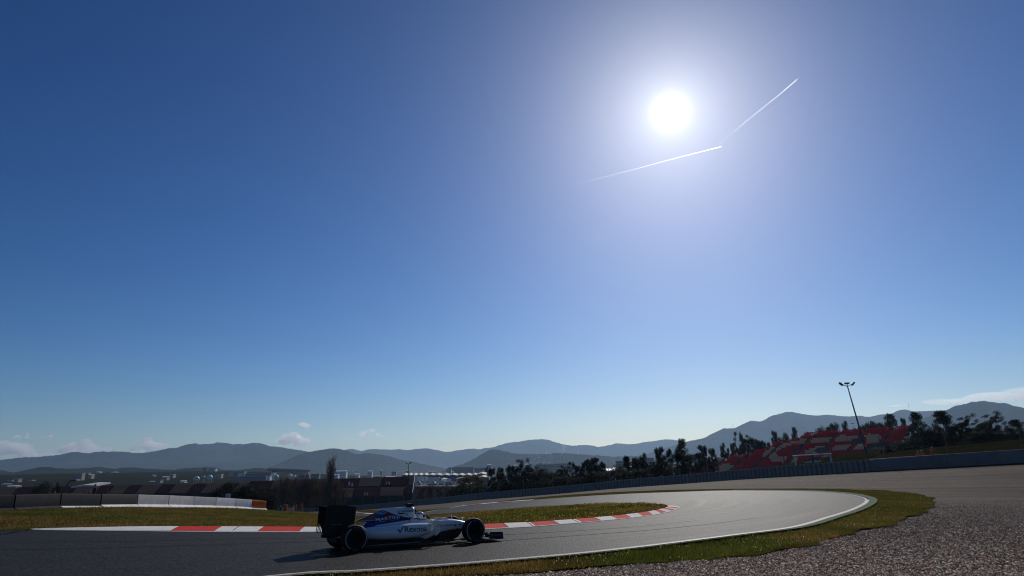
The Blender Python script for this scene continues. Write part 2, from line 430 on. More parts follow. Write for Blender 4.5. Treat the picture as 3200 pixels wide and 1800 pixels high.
def trace(pts, Y=None): return [tuple(gnd(*q)[:2]) for q in pts]

def resample(pts, n):
    P = np.array(pts, float); out = []
    Q = np.vstack([2 * P[0] - P[1], P, 2 * P[-1] - P[-2]])
    for i in range(1, len(Q) - 2):
        p0, p1, p2, p3 = Q[i - 1], Q[i], Q[i + 1], Q[i + 2]
        for t in np.linspace(0, 1, 12, endpoint=False):
            out.append(.5 * (2 * p1 + (p2 - p0) * t + (2 * p0 - 5 * p1 + 4 * p2 - p3) * t * t + (3 * p1 - p0 - 3 * p2 + p3) * t ** 3))
    out.append(P[-1]); C = np.array(out)
    s = np.concatenate([[0], np.cumsum(np.hypot(*np.diff(C, axis=0).T))])
    u = np.linspace(0, s[-1], n)
    return np.stack([np.interp(u, s, C[:, 0]), np.interp(u, s, C[:, 1])], 1)
def offset(P, d):
    t = np.gradient(P, axis=0); t /= np.linalg.norm(t, axis=1)[:, None] + 1e-9
    return P + np.stack([t[:, 1], -t[:, 0]], 1) * (d[:, None] if isinstance(d, np.ndarray) else d)          # positive d: to the right of travel
def ribbon(name, A, B, m, zoff, mat, kind='structure', parent=None, prof=None):
    n = len(A); ts = np.linspace(0, 1, m)
    XY = A[:, None] * (1 - ts[None, :, None]) + B[:, None] * ts[None, :, None]
    Z = T(XY[..., 0], XY[..., 1]) + zoff
    if prof is not None: Z = Z + np.interp(ts, np.linspace(0, 1, len(prof)), prof)[None]
    V = np.concatenate([XY, Z[..., None]], -1).reshape(-1, 3)
    i, j = np.meshgrid(np.arange(n - 1), np.arange(m - 1), indexing='ij'); a = (i * m + j).ravel()
    Fc = np.stack([a, a + m, a + m + 1, a + 1], 1)
    # keep the faces looking up
    p = V[Fc[len(Fc) // 2]]; nz = np.cross(p[1] - p[0], p[2] - p[0])[2]
    if nz < 0: Fc = Fc[:, ::-1]
    me = fastmesh(name, V, Fc, mat, smooth=True)
    mid = (A + B) / 2; s = np.concatenate([[0], np.cumsum(np.hypot(*np.diff(mid, axis=0).T))])
    wd = np.linalg.norm(B - A, axis=1)
    U = np.stack([np.repeat(s[:, None], m, 1), ts[None] * wd[:, None]], -1).reshape(-1, 2)
    uv = me.uv_layers.new(name='uv'); uv.data.foreach_set('uv', np.ascontiguousarray(U[Fc.ravel()], np.float32).ravel())
    o = link(name, me, parent)
    if kind: o['kind'] = kind
    return o

# ground sheet out to the hills
def polar(name, az, rr, mat, zf):
    A, R_ = np.meshgrid(np.radians(az), rr, indexing='ij')
    X, Y = R_ * np.sin(A), R_ * np.cos(A); Z = zf(X, Y)
    V = np.stack([X, Y, Z], -1).reshape(-1, 3); m = len(rr)
    i, j = np.meshgrid(np.arange(len(az) - 1), np.arange(m - 1), indexing='ij'); a = (i * m + j).ravel()
    return fastmesh(name, V, np.stack([a, a + m, a + m + 1, a + 1], 1), mat, smooth=True)
azs = np.concatenate([np.arange(-180, -50, 6), np.arange(-50, 55, .6), np.arange(55, 181, 6)])
rrs = np.concatenate([[.01], np.geomspace(2, 10500, 190)])
wallXY = np.array([at(*q)[:2] for q in WALLP]); wallAZ = np.degrees(np.arctan2(wallXY[:, 0], wallXY[:, 1])); wallR = np.hypot(*wallXY.T)
def ground_z(X, Y):
    r = np.hypot(X, Y); az = np.degrees(np.arctan2(X, Y))
    wr = np.interp(az, wallAZ, wallR, left=110, right=60)
    return T(X, Y) - .22 * (1 - sstep(wr - 6, wr + 1, r)) * 1.0 - .02
gme = polar('ground', azs, rrs, M_SCRUB, ground_z)
tag(link('ground', gme), kind='structure')

# gravel trap: a fan from the camera to the foot of the wall
ga = np.arange(-34, 62, .5); gv = []; nr = 150
for a in ga:
    R1 = np.interp(a, wallAZ, wallR, left=wallR[0] * .97, right=60) + .3
    r = np.geomspace(2.5, R1, nr); gv.append(np.stack([r * math.sin(math.radians(a)), r * math.cos(math.radians(a))], 1))
gv = np.array(gv); V = np.concatenate([gv, T(gv[..., 0], gv[..., 1])[..., None] - .045], -1).reshape(-1, 3)
i, j = np.meshgrid(np.arange(len(ga) - 1), np.arange(nr - 1), indexing='ij'); a = (i * nr + j).ravel()
Fc = np.stack([a, a + nr, a + nr + 1, a + 1], 1)
me = fastmesh('gravel_trap', V, Fc, M_GRAV, smooth=True)
wallC = resample(wallXY, 400); dw = []
for q in gv.reshape(-1, 2): dw.append(np.sqrt(((wallC - q) ** 2).sum(1).min()))
U = np.stack([np.repeat(np.radians(ga)[:, None] * 60, nr, 1).ravel(), np.array(dw)], 1)
uv = me.uv_layers.new(name='uv'); uv.data.foreach_set('uv', np.ascontiguousarray(U[Fc.ravel()], np.float32).ravel())
tag(link('gravel_trap', me), kind='structure')

# ------------------------------------------------------------------ track and its edges
OUT_NEAR = [(905, 1799), (1060, 1791), (1204, 1781.7), (1421, 1766), (1600, 1751), (1801, 1733), (2000, 1711), (2112, 1697), (2300, 1673), (2484, 1648), (2590, 1618), (2665, 1594), (2703, 1575), (2712, 1563)]
OUT_FAR = [(2712, 1563), (2700, 1556), (2657, 1546), (2590, 1539), (2500, 1535), (2286, 1533.5), (2100, 1537), (2021, 1542), (1866, 1549.5), (1670, 1563), (1524, 1575), (1409, 1585), (1322, 1591), (1140, 1604), (1001, 1613)]
IN_NEAR = [(0, 1658), (84, 1657), (300, 1660), (524, 1663), (720, 1665), (900, 1665.5), (1011, 1665.5), (1200, 1664), (1400, 1659.5), (1515, 1656), (1599, 1652), (1667, 1648), (1751, 1641), (1881, 1630), (1974, 1620.5), (2046, 1610.5), (2090, 1602), (2116, 1594), (2125, 1588)]
IN_FAR = [(2125, 1588), (2117, 1583), (2092, 1579.5), (2052, 1577.3), (1990, 1576), (1897, 1577), (1773, 1582), (1617, 1591), (1490, 1600), (1400, 1606), (1303, 1610.5), (1112, 1621)]
def dist_trace(pts): return [tuple(at(*q)[:2]) for q in pts]
OFD = [(2100, 1537, 57), (1990, 1543, 58.5), (1866, 1549.5, 60), (1760, 1556.5, 61.5), (1670, 1563, 63), (1524, 1575, 67.5), (1409, 1585, 72), (1322, 1591, 76), (1140, 1604, 86), (1001, 1613, 98)]
IFD = [(1990, 1576, 39), (1897, 1577, 41), (1773, 1582, 44), (1617, 1591, 49), (1490, 1600, 54), (1400, 1606, 57.5), (1303, 1610.5, 62), (1112, 1621, 72)]
def ext_first(P, d):
    P = list(P); a, b = np.array(P[0]), np.array(P[1]); u = (a - b) / np.linalg.norm(a - b); return [tuple(a + u * d), tuple(a + u * d * .5)] + P
def ext_last(P, d): return ext_first(P[::-1], d)[::-1]
on = [(-62, 27), (-40, 18.5), (-25, 13.2), (-15, 10.9), (-9, 11.0)] + trace(OUT_NEAR); of = trace(OUT_FAR[:6]) + dist_trace(OFD) + [(-45, 115), (-65, 138)]
inn = ext_first(trace(IN_NEAR), 30); inf_ = trace(IN_FAR[:4]) + dist_trace(IFD) + [(-28, 87), (-42, 106), (-58, 128)]
NT = 150
ON, OF, IN, IF = resample(on, NT), resample(of, NT), resample(inn, NT), resample(inf_, NT)
OUTER = np.vstack([ON, OF[1:]]); INNER = np.vstack([IN, IF[1:]])
ribbon('track', OUTER, INNER, 26, .02, M_ASPH)
OUTS = np.vstack([resample(on, 240), resample(of, 160)[1:]])
# white edge line, thin red line, green concrete strip with its saw-tooth lip
LW = np.vstack([resample(on, 240), resample(trace(OUT_FAR[:6]) + dist_trace(OFD[:5]), 120)[1:]])
ribbon('edge_line', LW, offset(LW, -.12), 2, .03, M_WLINE)
RN = resample(on, 240)
ribbon('red_edge_line', offset(RN, .0), offset(RN, .09), 2, .03, M_REDLINE)
gs = np.vstack([resample(on, 240), resample(trace(OUT_FAR[:6]), 60)[1:]])
ribbon('kerb_strip', offset(gs, .085), offset(gs, .50), 3, .03, M_KGREEN, prof=[0, .015, .03])
lip = MB(); L2 = resample([tuple(p) for p in offset(gs, .40)], 520)
for k in range(60, 330):
    p, q = L2[k], L2[k + 1]; an = math.atan2(q[1] - p[1], q[0] - p[0])
    if p[1] < 40: lip.box((p[0], p[1], Tz(*p) + .052), (.10, .10, .022), 0, an)
o = lip.build('kerb_tooth', M_KGREEN); o['kind'] = 'structure'

# red and white kerb on the inside: every painted block its own piece
KLOW = np.array(trace(IN_NEAR[1:] + IN_FAR[1:3])); KUP = np.array(trace([(98, 1656.3), (384, 1650.5), (552, 1649), (720, 1650), (900, 1651), (1011, 1652), (1200, 1652), (1400, 1648), (1510, 1643.5), (1586, 1640), (1664, 1637),
        (1735, 1632), (1804, 1627), (1912, 1617), (1990, 1608), (2046, 1599), (2077, 1592), (2087, 1586.5), (2082, 1582.5), (2060, 1579)]))
KL, KU = resample(KLOW, 700), resample(KUP, 1400)
klpx = to_px(np.concatenate([KL, T(KL[:, 0], KL[:, 1])[:, None]], 1))
kupx = to_px(np.concatenate([KU, T(KU[:, 0], KU[:, 1])[:, None]], 1))
_tu = int(np.argmax(kupx[:, 0])); _tl = int(np.argmax(klpx[:, 0]))
_sl = np.interp(klpx[:_tl + 1, 0], [84, 520, 900, 1300, 1600, 1900, 2050, 2125], [14, 32, 20, 2, -20, -26, -18, -40])
_ui = np.interp(np.maximum.accumulate(klpx[:_tl + 1, 0] + _sl), kupx[:_tu + 1, 0], np.arange(_tu + 1))
_ui = np.concatenate([_ui, np.linspace(_ui[-1], 1399, 700 - len(_ui))]); _ui = np.maximum.accumulate(np.convolve(np.pad(_ui, 4, 'edge'), np.ones(9) / 9, 'valid'))
KU = np.stack([np.interp(_ui, np.arange(1400), KU[:, c]) for c in (0, 1)], 1)
kerb = empty('kerb'); kerb['kind'] = 'structure'
tip = int(np.argmax(klpx[:, 0]))
CH = [84, 527, 667, 801, 932, 1085, 1270, 1440, 1592, 1675, 1753, 1820, 1885, 1933, 1977, 2012, 2043, 2067, 2087, 2103, 2115, 2121]
idx = [int(np.argmin(np.abs(klpx[:tip, 0] - c))) for c in CH] + [tip, (tip + 699) // 2, 699]
for b in range(len(idx) - 1):
    i0, i1 = idx[b], idx[b + 1]
    if i1 - i0 < 2: continue
    ks = np.linspace(i0, i1, max(3, min(14, (i1 - i0) // 4 + 2))).astype(int)
    mb = MB(); rg = []
    for e, k in enumerate(ks):
        lo, hi = KL[k], KU[k]
        c0 = lo * .88 + hi * .12
        d = (hi - lo); z0 = Tz(*lo); z1 = Tz(*hi)
        mdl = lo * .5 + hi * .5
        rg.append([(c0[0], c0[1], z0 - .1), (c0[0], c0[1], z0 + .032), (mdl[0], mdl[1], (z0 + z1) / 2 + .06), (hi[0], hi[1], z1 + .075), (hi[0], hi[1], z1 - .1)])
    mb.rings(rg)
    mb.build('kerb_block', M_KRED if b % 2 else M_KWHITE, kerb)
for px in (1590, 1668, 1743, 1812, 1878, 1240, 720, 620):       # expansion joints
    k = int(np.argmin(np.abs(klpx[:tip, 0] - px))); mb = MB(); rg = []
    for f, dz in ((.12, .036), (.5, .065), (.97, .08)):
        a, c = KL[k] * (1 - f) + KU[k] * f, KL[k + 1] * (1 - f) + KU[k + 1] * f
        u = (c - a) / np.linalg.norm(c - a); z = Tz(*a) + dz
        rg.append([(*(a - u * .02), z - .01), (*(a + u * .02), z - .01), (*(a + u * .02), z), (*(a - u * .02), z)])
    mb.rings(rg); mb.build('kerb_joint', M_CRACK, kerb)
ribbon('inner_edge_line', KL, KL * .88 + KU * .12, 2, .032, M_WLINE)
lf = resample(dist_trace([(1617, 1591, 49), (1560, 1595, 51.3), (1490, 1600, 54)]), 40)
ribbon('far_edge_line', lf, offset(lf, -.35), 2, .03, M_WLINE)
fk = empty('far_kerb'); fk['kind'] = 'structure'
FK = resample(dist_trace(OFD[4:]) + [(-36, 105)], 241)
for b in range(24):
    P = FK[b * 10:b * 10 + 11]; mb = MB()
    Q = offset(P, -.55) if True else P
    mb.rings([[(p[0], p[1], Tz(*p) - .05), (p[0], p[1], Tz(*p) + .07), (q[0], q[1], Tz(*q) + .05), (q[0], q[1], Tz(*q) - .05)] for p, q in zip(P, Q)])
    mb.build('kerb_block', M_KWHITE if b % 2 == 0 else M_REDLINE, fk)

# rubber left by sliding tyres
M_SKID = surf('rubber_mark', (.020, .0185, .017), .68, .8, .5, spec=.03)
for tq_, i0, i1, dt_s in ((.30, 92, 132, .05), (.50, 66, 128, .05), (.72, 40, 110, -.05), (.66, 10, 80, -.03)):
    k_ = np.arange(i0, i1); f = (k_ - i0) / (i1 - i0); tt_ = tq_ + dt_s * np.sin(f * 3.1)
    A_ = OUTER[k_] * (1 - tt_[:, None]) + INNER[k_] * tt_[:, None]; A_ = resample([tuple(q) for q in A_[::6]], 160)
    ribbon('skid_mark', A_, offset(A_, .07 * np.sin(np.linspace(0.02, 3.12, 160)) + .02), 2, .0245, M_SKID)
# infield grass (rises to the block barrier at the left) and the outer grass verge
gl = ext_first(trace(IN_NEAR[:2]) + [tuple(p) for p in resample(KUP, 60)[1:]], 30)
gi = offset(resample(gl, 150), .10); gf = resample([tuple(p) for p in resample(inf_[3:], 120)], 150)
ribbon('infield_grass', gi[::-1], gf, 44, .035, M_GRASS)
VO = [(1366, 1799), (1600, 1783), (1838, 1779), (1980, 1769), (2112, 1757), (2360, 1733), (2500, 1704), (2558, 1688.5), (2679, 1664), (2792, 1637), (2881, 1605.5), (2922, 1580), (2917, 1564), (2895, 1551.6), (2836, 1540.5), (2769, 1534), (2679, 1529), (2590, 1527),
      (2410, 1527), (2224, 1529.5), (2100, 1533), (2021, 1538), (1866, 1546), (1710, 1558.5), (1660, 1564)]
VO[1] = (1600, 1793)
vo = trace(VO[:20]) + dist_trace([(2100, 1533, 58.5), (2021, 1538, 59.5), (1866, 1546, 61.5), (1710, 1558.5, 63.5), (1660, 1564, 64)]); vo = [(-62, 24.5), (-40, 16), (-25, 10.8), (-15, 8.8), (-9, 9.2), (-4.5, 10.6)] + vo
VG = resample(vo, 260)
jit = np.convolve(RNG.normal(0, .5, 300), np.ones(3) / 3, 'valid')[:260] * .8; VG = offset(VG, jit)
vi = resample([tuple(p) for p in np.vstack([offset(gs, .44), OF[24:]])], 260)
nearest = vi.copy()
ribbon('verge_grass', vi, VG, 14, .0, M_GRASS)

# ------------------------------------------------------------------ loose cover: blades of grass, flowers, stones
_gx, _gy = np.arange(-75, 76, .75), np.arange(-5, 150, .75)
_TG = T(*np.meshgrid(_gx, _gy, indexing='ij'))
def TF(x, y):
    u = np.clip((x + 75) / .75, 0, len(_gx) - 1.001); v = np.clip((y + 5) / .75, 0, len(_gy) - 1.001)
    i, j = u.astype(int), v.astype(int); a, b = u - i, v - j
    return (_TG[i, j] * (1 - a) + _TG[i + 1, j] * a) * (1 - b) + (_TG[i, j + 1] * (1 - a) + _TG[i + 1, j + 1] * a) * b
def inside(P, poly):
    x, y = P[:, 0], P[:, 1]; r = np.zeros(len(P), bool); n = len(poly); j = n - 1
    for i in range(n):
        xi, yi = poly[i]; xj, yj = poly[j]
        c = ((yi > y) != (yj > y)) & (x < (xj - xi) * (y - yi) / (yj - yi + 1e-12) + xi); r ^= c; j = i
    return r
def in_view(P, z=0.0, pad=60):
    q = to_px(np.concatenate([P, TF(P[:, 0], P[:, 1])[:, None]], 1))
    return (q[:, 0] > -pad) & (q[:, 0] < 3200 + pad) & (q[:, 1] < 1800 + pad)
def scatter(poly, n, near=0.0):
    P = np.array(poly)[::(4 if len(poly) > 200 else 1)]; lo, hi = P.min(0), P.max(0); res = []; got = 0
    for _ in range(60):
        q = RNG.uniform(lo, hi, (n, 2)); q = q[inside(q, P)]
        if near:
            d = np.hypot(q[:, 0], q[:, 1]); q = q[RNG.random(len(q)) < np.minimum(1, (near / np.maximum(d, 1e-6)) ** 2)]
        q = q[in_view(q)]
        res.append(q); got += len(q)
        if got >= n: break
    return np.vstack(res)[:n]
def vnoise(P, s, seed):
    r = np.random.default_rng(seed); g = r.random((64, 64)); x = P[:, 0] / s; y = P[:, 1] / s
    xi, yi = np.floor(x).astype(int), np.floor(y).astype(int); fx, fy = x - xi, y - yi
    fx, fy = fx * fx * (3 - 2 * fx), fy * fy * (3 - 2 * fy)
    h = lambda a, b: g[a % 64, b % 64]
    return (h(xi, yi) * (1 - fx) + h(xi + 1, yi) * fx) * (1 - fy) + (h(xi, yi + 1) * (1 - fx) + h(xi + 1, yi + 1) * fx) * fy
def blades(name, P, hgt, wid, zoff, dry, seed, label):
    n = len(P); z = TF(P[:, 0], P[:, 1]) + zoff
    pn = .6 * vnoise(P, 1.6, seed) + .4 * vnoise(P, .45, seed + 1)
    h = hgt * (.35 + 1.1 * pn) * RNG.uniform(.5, 1.3, n); a = RNG.uniform(0, 2 * np.pi, n); ww = wid * RNG.uniform(.6, 1.4, n)
    dx, dy = np.cos(a) * ww / 2, np.sin(a) * ww / 2
    lx, ly = RNG.normal(0, .45, n) * h, RNG.normal(0, .45, n) * h
    V = np.empty((n, 3, 3)); V[:, 0] = np.stack([P[:, 0] - dx, P[:, 1] - dy, z - .01], 1); V[:, 1] = np.stack([P[:, 0] + dx, P[:, 1] + dy, z - .01], 1)
    V[:, 2] = np.stack([P[:, 0] + lx, P[:, 1] + ly, z + h], 1)
    green = np.array([.092, .106, .019]); straw = np.array([.215, .13, .04]); deep = np.array([.055, .085, .008])
    k = np.clip(dry + 1.5 * (vnoise(P, 2.8, seed + 2) - .5) + RNG.normal(0, .16, n), 0, 1)[:, None]
    c = deep * (1 - RNG.random((n, 1))) + green * RNG.random((n, 1)); c = c * (1 - k) + straw * k * RNG.uniform(.5, 1.15, (n, 1)); c = c * (.42 + .75 * vnoise(P, 1.1, seed + 5) + .35 * vnoise(P, .3, seed + 6))[:, None]
    me = fastmesh(name, V.reshape(-1, 3), np.arange(3 * n).reshape(-1, 3), M_BLADE, np.repeat(c, 3, 0))
    return tag(link(name, me), label, 'grass', kind='stuff')
def flowers(name, P, size, zoff, cols, label):
    n = len(P); z = TF(P[:, 0], P[:, 1]) + zoff + RNG.uniform(.02, .09, n); s = size * RNG.uniform(.6, 1.3, n)
    V = np.empty((n, 4, 3)); a = RNG.uniform(0, 6.28, n)
    for k in range(3):
        V[:, k] = np.stack([P[:, 0] + s * np.cos(a + 2.09 * k), P[:, 1] + s * np.sin(a + 2.09 * k), z + s * RNG.normal(.1, .35, n)], 1)
    V[:, 3] = np.stack([P[:, 0], P[:, 1], z - .03], 1)
    Fc = (np.array([[0, 1, 2], [0, 2, 3], [1, 0, 3]])[None] + 4 * np.arange(n)[:, None, None]).reshape(-1, 3)
    c = np.array(cols)[RNG.integers(0, len(cols), n)]
    me = fastmesh(name, V.reshape(-1, 3), Fc, M_BLADE, np.repeat(c, 4, 0))
    return tag(link(name, me), label, 'flowers', kind='stuff')
vpoly = np.vstack([vi, VG[::-1]]); ipoly = np.vstack([gi, gf[::-1][:0], gf])
ipoly = np.vstack([gi, gf])
PV = scatter(vpoly, 150000, 16)
blades('verge_turf', PV, .075, .016, .0, .32, 11, 'short green and brown turf on the verge outside the corner')
PI = scatter(ipoly, 170000, 30)
blades('infield_turf', PI, .11, .03, .035, .52, 21, 'rough olive and brown turf covering the infield')
fp = scatter(ipoly, 9000, 32); fp = fp[(vnoise(fp, 2.2, 5) > .5) & (fp[:, 0] > -3)]
flowers('infield_flowers', fp, .03, .06, [(.55, .36, .03), (.5, .3, .02), (.45, .38, .05)], 'tiny yellow flowers scattered in the infield grass')
fp = scatter(vpoly, 3000, 16); fp = fp[vnoise(fp, 1.2, 9) > .5]
flowers('verge_flowers', fp, .010, .02, [(.6, .58, .5), (.55, .5, .4), (.6, .45, .05)], 'tiny white flowers scattered in the verge turf')

def stones(name, P, size, zoff, label):
    n = len(P); z = TF(P[:, 0], P[:, 1]) + zoff
    base = np.array([[1, 0, 0], [-1, 0, 0], [0, 1, 0], [0, -1, 0], [0, 0, 1], [0, 0, -1]], float)
    q = RNG.normal(size=(n, 3, 3)); q, _ = np.linalg.qr(q)
    V = base[None] * (size * RNG.uniform(.5, 1.25, (n, 6, 1)) * RNG.lognormal(0, .25, (n, 1, 1)))
    V = np.einsum('nij,nkj->nki', q, V); V[:, :, 2] *= .7
    V += np.stack([P[:, 0], P[:, 1], z + size * .3 * RNG.random(n)], 1)[:, None]
    f = np.array([[0, 2, 4], [2, 1, 4], [1, 3, 4], [3, 0, 4], [2, 0, 5], [1, 2, 5], [3, 1, 5], [0, 3, 5]])
    Fc = (f[None] + 6 * np.arange(n)[:, None, None]).reshape(-1, 3)
    pal = np.array([[.10, .070, .050], [.20, .142, .105], [.33, .255, .20], [.18, .105, .075], [.07, .055, .045], [.55, .45, .37]])
    c = np.array([1.40, 1.34, 1.24]) * np.minimum(pal[RNG.integers(0, 6, n)] * RNG.uniform(1.2, 2.1, (n, 1)), .8)
    me = fastmesh(name, V.reshape(-1, 3), Fc, M_STONE, np.repeat(c, 6, 0))
    return tag(link(name, me), label, 'gravel', kind='stuff')
gp = [tuple(p) for p in VG[30:205:3]] + [(24, 60), (52, 60), (54, 22), (26, 5), (4, 5), (-3, 8)]
PS = scatter(gp, 160000, 12.5); _d = np.hypot(PS[:, 0], PS[:, 1]); PS = PS[RNG.random(len(PS)) > np.clip((_d - 9) / 36, 0, 1) ** .9]
stones('gravel_stones', PS, .021, -.03, 'loose grey and brown gravel stones near the verge')
# ------------------------------------------------------------------ tyre wall
wl = [tuple(p) for p in wallXY]; WC = resample(wl, 4000)
wseg = np.concatenate([[0], np.cumsum(np.hypot(*np.diff(WC, axis=0).T))])
wpx = to_px(np.concatenate([WC, T(WC[:, 0], WC[:, 1])[:, None]], 1))[:, 0]
def wall_at(s): return np.array([np.interp(s, wseg, WC[:, 0]), np.interp(s, wseg, WC[:, 1])])
def wall_s(px): return float(np.interp(px, wpx, wseg))
def wall_dir(s):
    d = wall_at(s + .3) - wall_at(s - .3); return d / np.linalg.norm(d)
WH = 1.12
tw = empty('tyre_wall', (*wall_at(wall_s(1800)), Tz(*wall_at(wall_s(1800)))))
tag(tw, 'long grey belt-wrapped tyre wall curving along the far edge of the gravel', 'tyre wall')
def bundle(seed):
    mb = MB(); w2 = .262; rnd = random.Random(seed); rg = []
    prof = [(-w2, .22), (-w2 * .9, .0), (-w2 * .5, -.085), (0, -.10), (w2 * .5, -.085), (w2 * .9, .0), (w2, .22), (w2, .5), (-w2, .5)]
    for z in (-.25, .02, .3, .56, .84, 1.06, WH):
        b = 1.0 if z < 1.1 else .93; jx = rnd.uniform(-.012, .012) if 0 < z < 1.1 else 0
        rg.append([(x * b + jx, y * b, z) for x, y in prof])
    mb.rings(rg); me = mb.mesh('tyre_bundle', M_BELT, 50); return me
bmesh_ = [bundle(k) for k in range(5)]
s0, s1 = wall_s(905), wall_s(2722); nb = min(299, int((s1 - s0) / .6)); pit = (s1 - s0) / nb
for k in range(nb):
    s = s0 + (k + .5) * pit; p = wall_at(s); d = wall_dir(s)
    o = link('tyre_bundle', bmesh_[k % 5], tw)
    o.matrix_parent_inverse = Matrix.Translation(-Vector(tw.location)); o.location = (p[0], p[1], Tz(*p) - .02)
    o.rotation_euler = (random.uniform(-.02, .02), random.uniform(-.015, .015), math.atan2(d[1], d[0]) + random.uniform(-.02, .02))
    o.scale = (pit / .6, 1, random.uniform(.985, 1.02))
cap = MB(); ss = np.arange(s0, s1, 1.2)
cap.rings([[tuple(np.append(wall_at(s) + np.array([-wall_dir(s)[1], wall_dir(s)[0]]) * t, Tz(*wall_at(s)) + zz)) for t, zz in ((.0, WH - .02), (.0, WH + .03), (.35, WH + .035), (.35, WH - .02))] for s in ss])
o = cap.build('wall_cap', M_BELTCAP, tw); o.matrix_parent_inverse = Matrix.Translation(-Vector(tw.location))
bw = empty('belt_wall', (*wall_at(wall_s(2950)), Tz(*wall_at(wall_s(2950)))))
tag(bw, 'smooth grey rubber-belted wall behind the gravel at the right', 'barrier wall')
for a_, b_, dy in ((2724, 2962, -.08), (2962, 3130, 0.0), (3130, 3490, -.05)):
    sa, sb = wall_s(a_), wall_s(b_); mb = MB(); rg = []; n = 14
    for i in range(n + 1):
        s = sa + (sb - sa) * i / n; p = wall_at(s); d = wall_dir(s); nn = np.array([-d[1], d[0]]); z = Tz(*p)
        wv = .03 * math.sin(i * 1.7 + a_)
        f = p + nn * (dy + wv)
        bk = p + nn * .5
        rg.append([(f[0], f[1], z - .3), (f[0] - nn[0] * .03, f[1] - nn[1] * .03, z + .55), (f[0], f[1], z + WH - .02), (f[0] + nn[0] * .06, f[1] + nn[1] * .06, z + WH + .04), (bk[0], bk[1], z + WH + .04), (bk[0], bk[1], z - .3)])
    mb.rings(rg); o = mb.build('belt_panel', M_WALLPANEL, bw, 50); o.matrix_parent_inverse = Matrix.Translation(-Vector(bw.location))

# catch fence behind the wall
cf = empty('catch_fence', (*wall_at(wall_s(1800)), Tz(*wall_at(wall_s(1800)))))
tag(cf, 'thin wire catch fence on slim posts standing behind the tyre wall', 'fence')
INV = Matrix.Translation(-Vector(cf.location))
pm = MB(); pm.tube([(0, 0, -.5), (0, 0, 2.9)], .04, 6); pm.tube([(0, 0, 2.9), (0, -.45, 3.4)], .035, 6); pme = pm.mesh('post', M_POSTGREY, True)
sp = np.arange(wall_s(1000), wall_s(3480), 6.0); tops = []
for s in sp:
    p = wall_at(s); d = wall_dir(s); nn = np.array([-d[1], d[0]]); p = p + nn * 1.1
    o = link('post', pme, cf); o.matrix_parent_inverse = INV; o.location = (p[0], p[1], Tz(*p)); o.rotation_euler = (0, 0, math.atan2(d[1], d[0])); tops.append((p[0], p[1], Tz(*p)))
for h in (1.5, 2.1, 2.85):
    mb = MB(); mb.tube([(x, y, z + h) for x, y, z in tops], .006, 4); o = mb.build('cable', M_POSTGREY, cf); o.matrix_parent_inverse = INV

# ------------------------------------------------------------------ block barrier on the grass mound
bar = [at(*q) for q in BARJ]
def block(k, p, q, mat_up, mat_lo, low):
    p, q = np.array(p), np.array(q); d = (q - p)[:2]; Ln = np.linalg.norm(d); d /= Ln; n = np.array([-d[1], d[0]])
    o = empty('barrier_block', tuple(p), math.atan2(d[1], d[0]))
    dz = q[2] - p[2]; g = .05
    def sect(x, prof): return [(x, y, z + dz * x / Ln) for y, z in prof]
    up = [(-.13, low), (-.11, .93), (-.07, 1.0), (.17, 1.0), (.20, .93), (.22, low)]
    lo = [(-.40, -.25), (-.40, .05), (-.136, low - .003), (.221, low - .003), (.31, .06), (.31, -.25)]
    mb = MB(); mb.rings([sect(g, up), sect(Ln - g, up)]); mb.build('block_body', mat_up, o, 30)
    mb = MB(); mb.rings([sect(g, lo), sect(Ln - g, lo)]); mb.build('block_foot', mat_lo, o, 30)
    mb = MB(); mb.box((Ln, .045, .45 + dz), (.08, .14, .8)); mb.build('joint_plate', M_DARKSTEEL, o)
    return o
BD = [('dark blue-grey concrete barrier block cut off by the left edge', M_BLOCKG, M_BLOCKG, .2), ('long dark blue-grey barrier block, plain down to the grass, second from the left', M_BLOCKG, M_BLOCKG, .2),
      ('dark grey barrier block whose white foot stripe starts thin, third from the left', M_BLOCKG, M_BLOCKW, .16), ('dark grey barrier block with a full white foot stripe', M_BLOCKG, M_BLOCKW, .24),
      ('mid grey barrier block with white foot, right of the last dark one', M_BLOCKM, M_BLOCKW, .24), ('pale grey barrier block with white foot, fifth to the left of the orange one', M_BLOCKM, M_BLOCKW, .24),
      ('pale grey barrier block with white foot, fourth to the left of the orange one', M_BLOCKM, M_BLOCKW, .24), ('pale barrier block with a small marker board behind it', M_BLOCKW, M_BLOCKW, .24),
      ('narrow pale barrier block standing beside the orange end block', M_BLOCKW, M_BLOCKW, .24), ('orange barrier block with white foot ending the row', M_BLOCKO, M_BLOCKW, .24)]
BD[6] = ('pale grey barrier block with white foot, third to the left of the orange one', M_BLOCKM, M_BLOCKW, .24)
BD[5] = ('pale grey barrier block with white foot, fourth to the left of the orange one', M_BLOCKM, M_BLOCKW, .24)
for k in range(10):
    o = block(k, bar[k], bar[k + 1], BD[k][1], BD[k][2], BD[k][3]); tag(o, BD[k][0], 'barrier block', 'concrete barrier blocks along the grass mound')
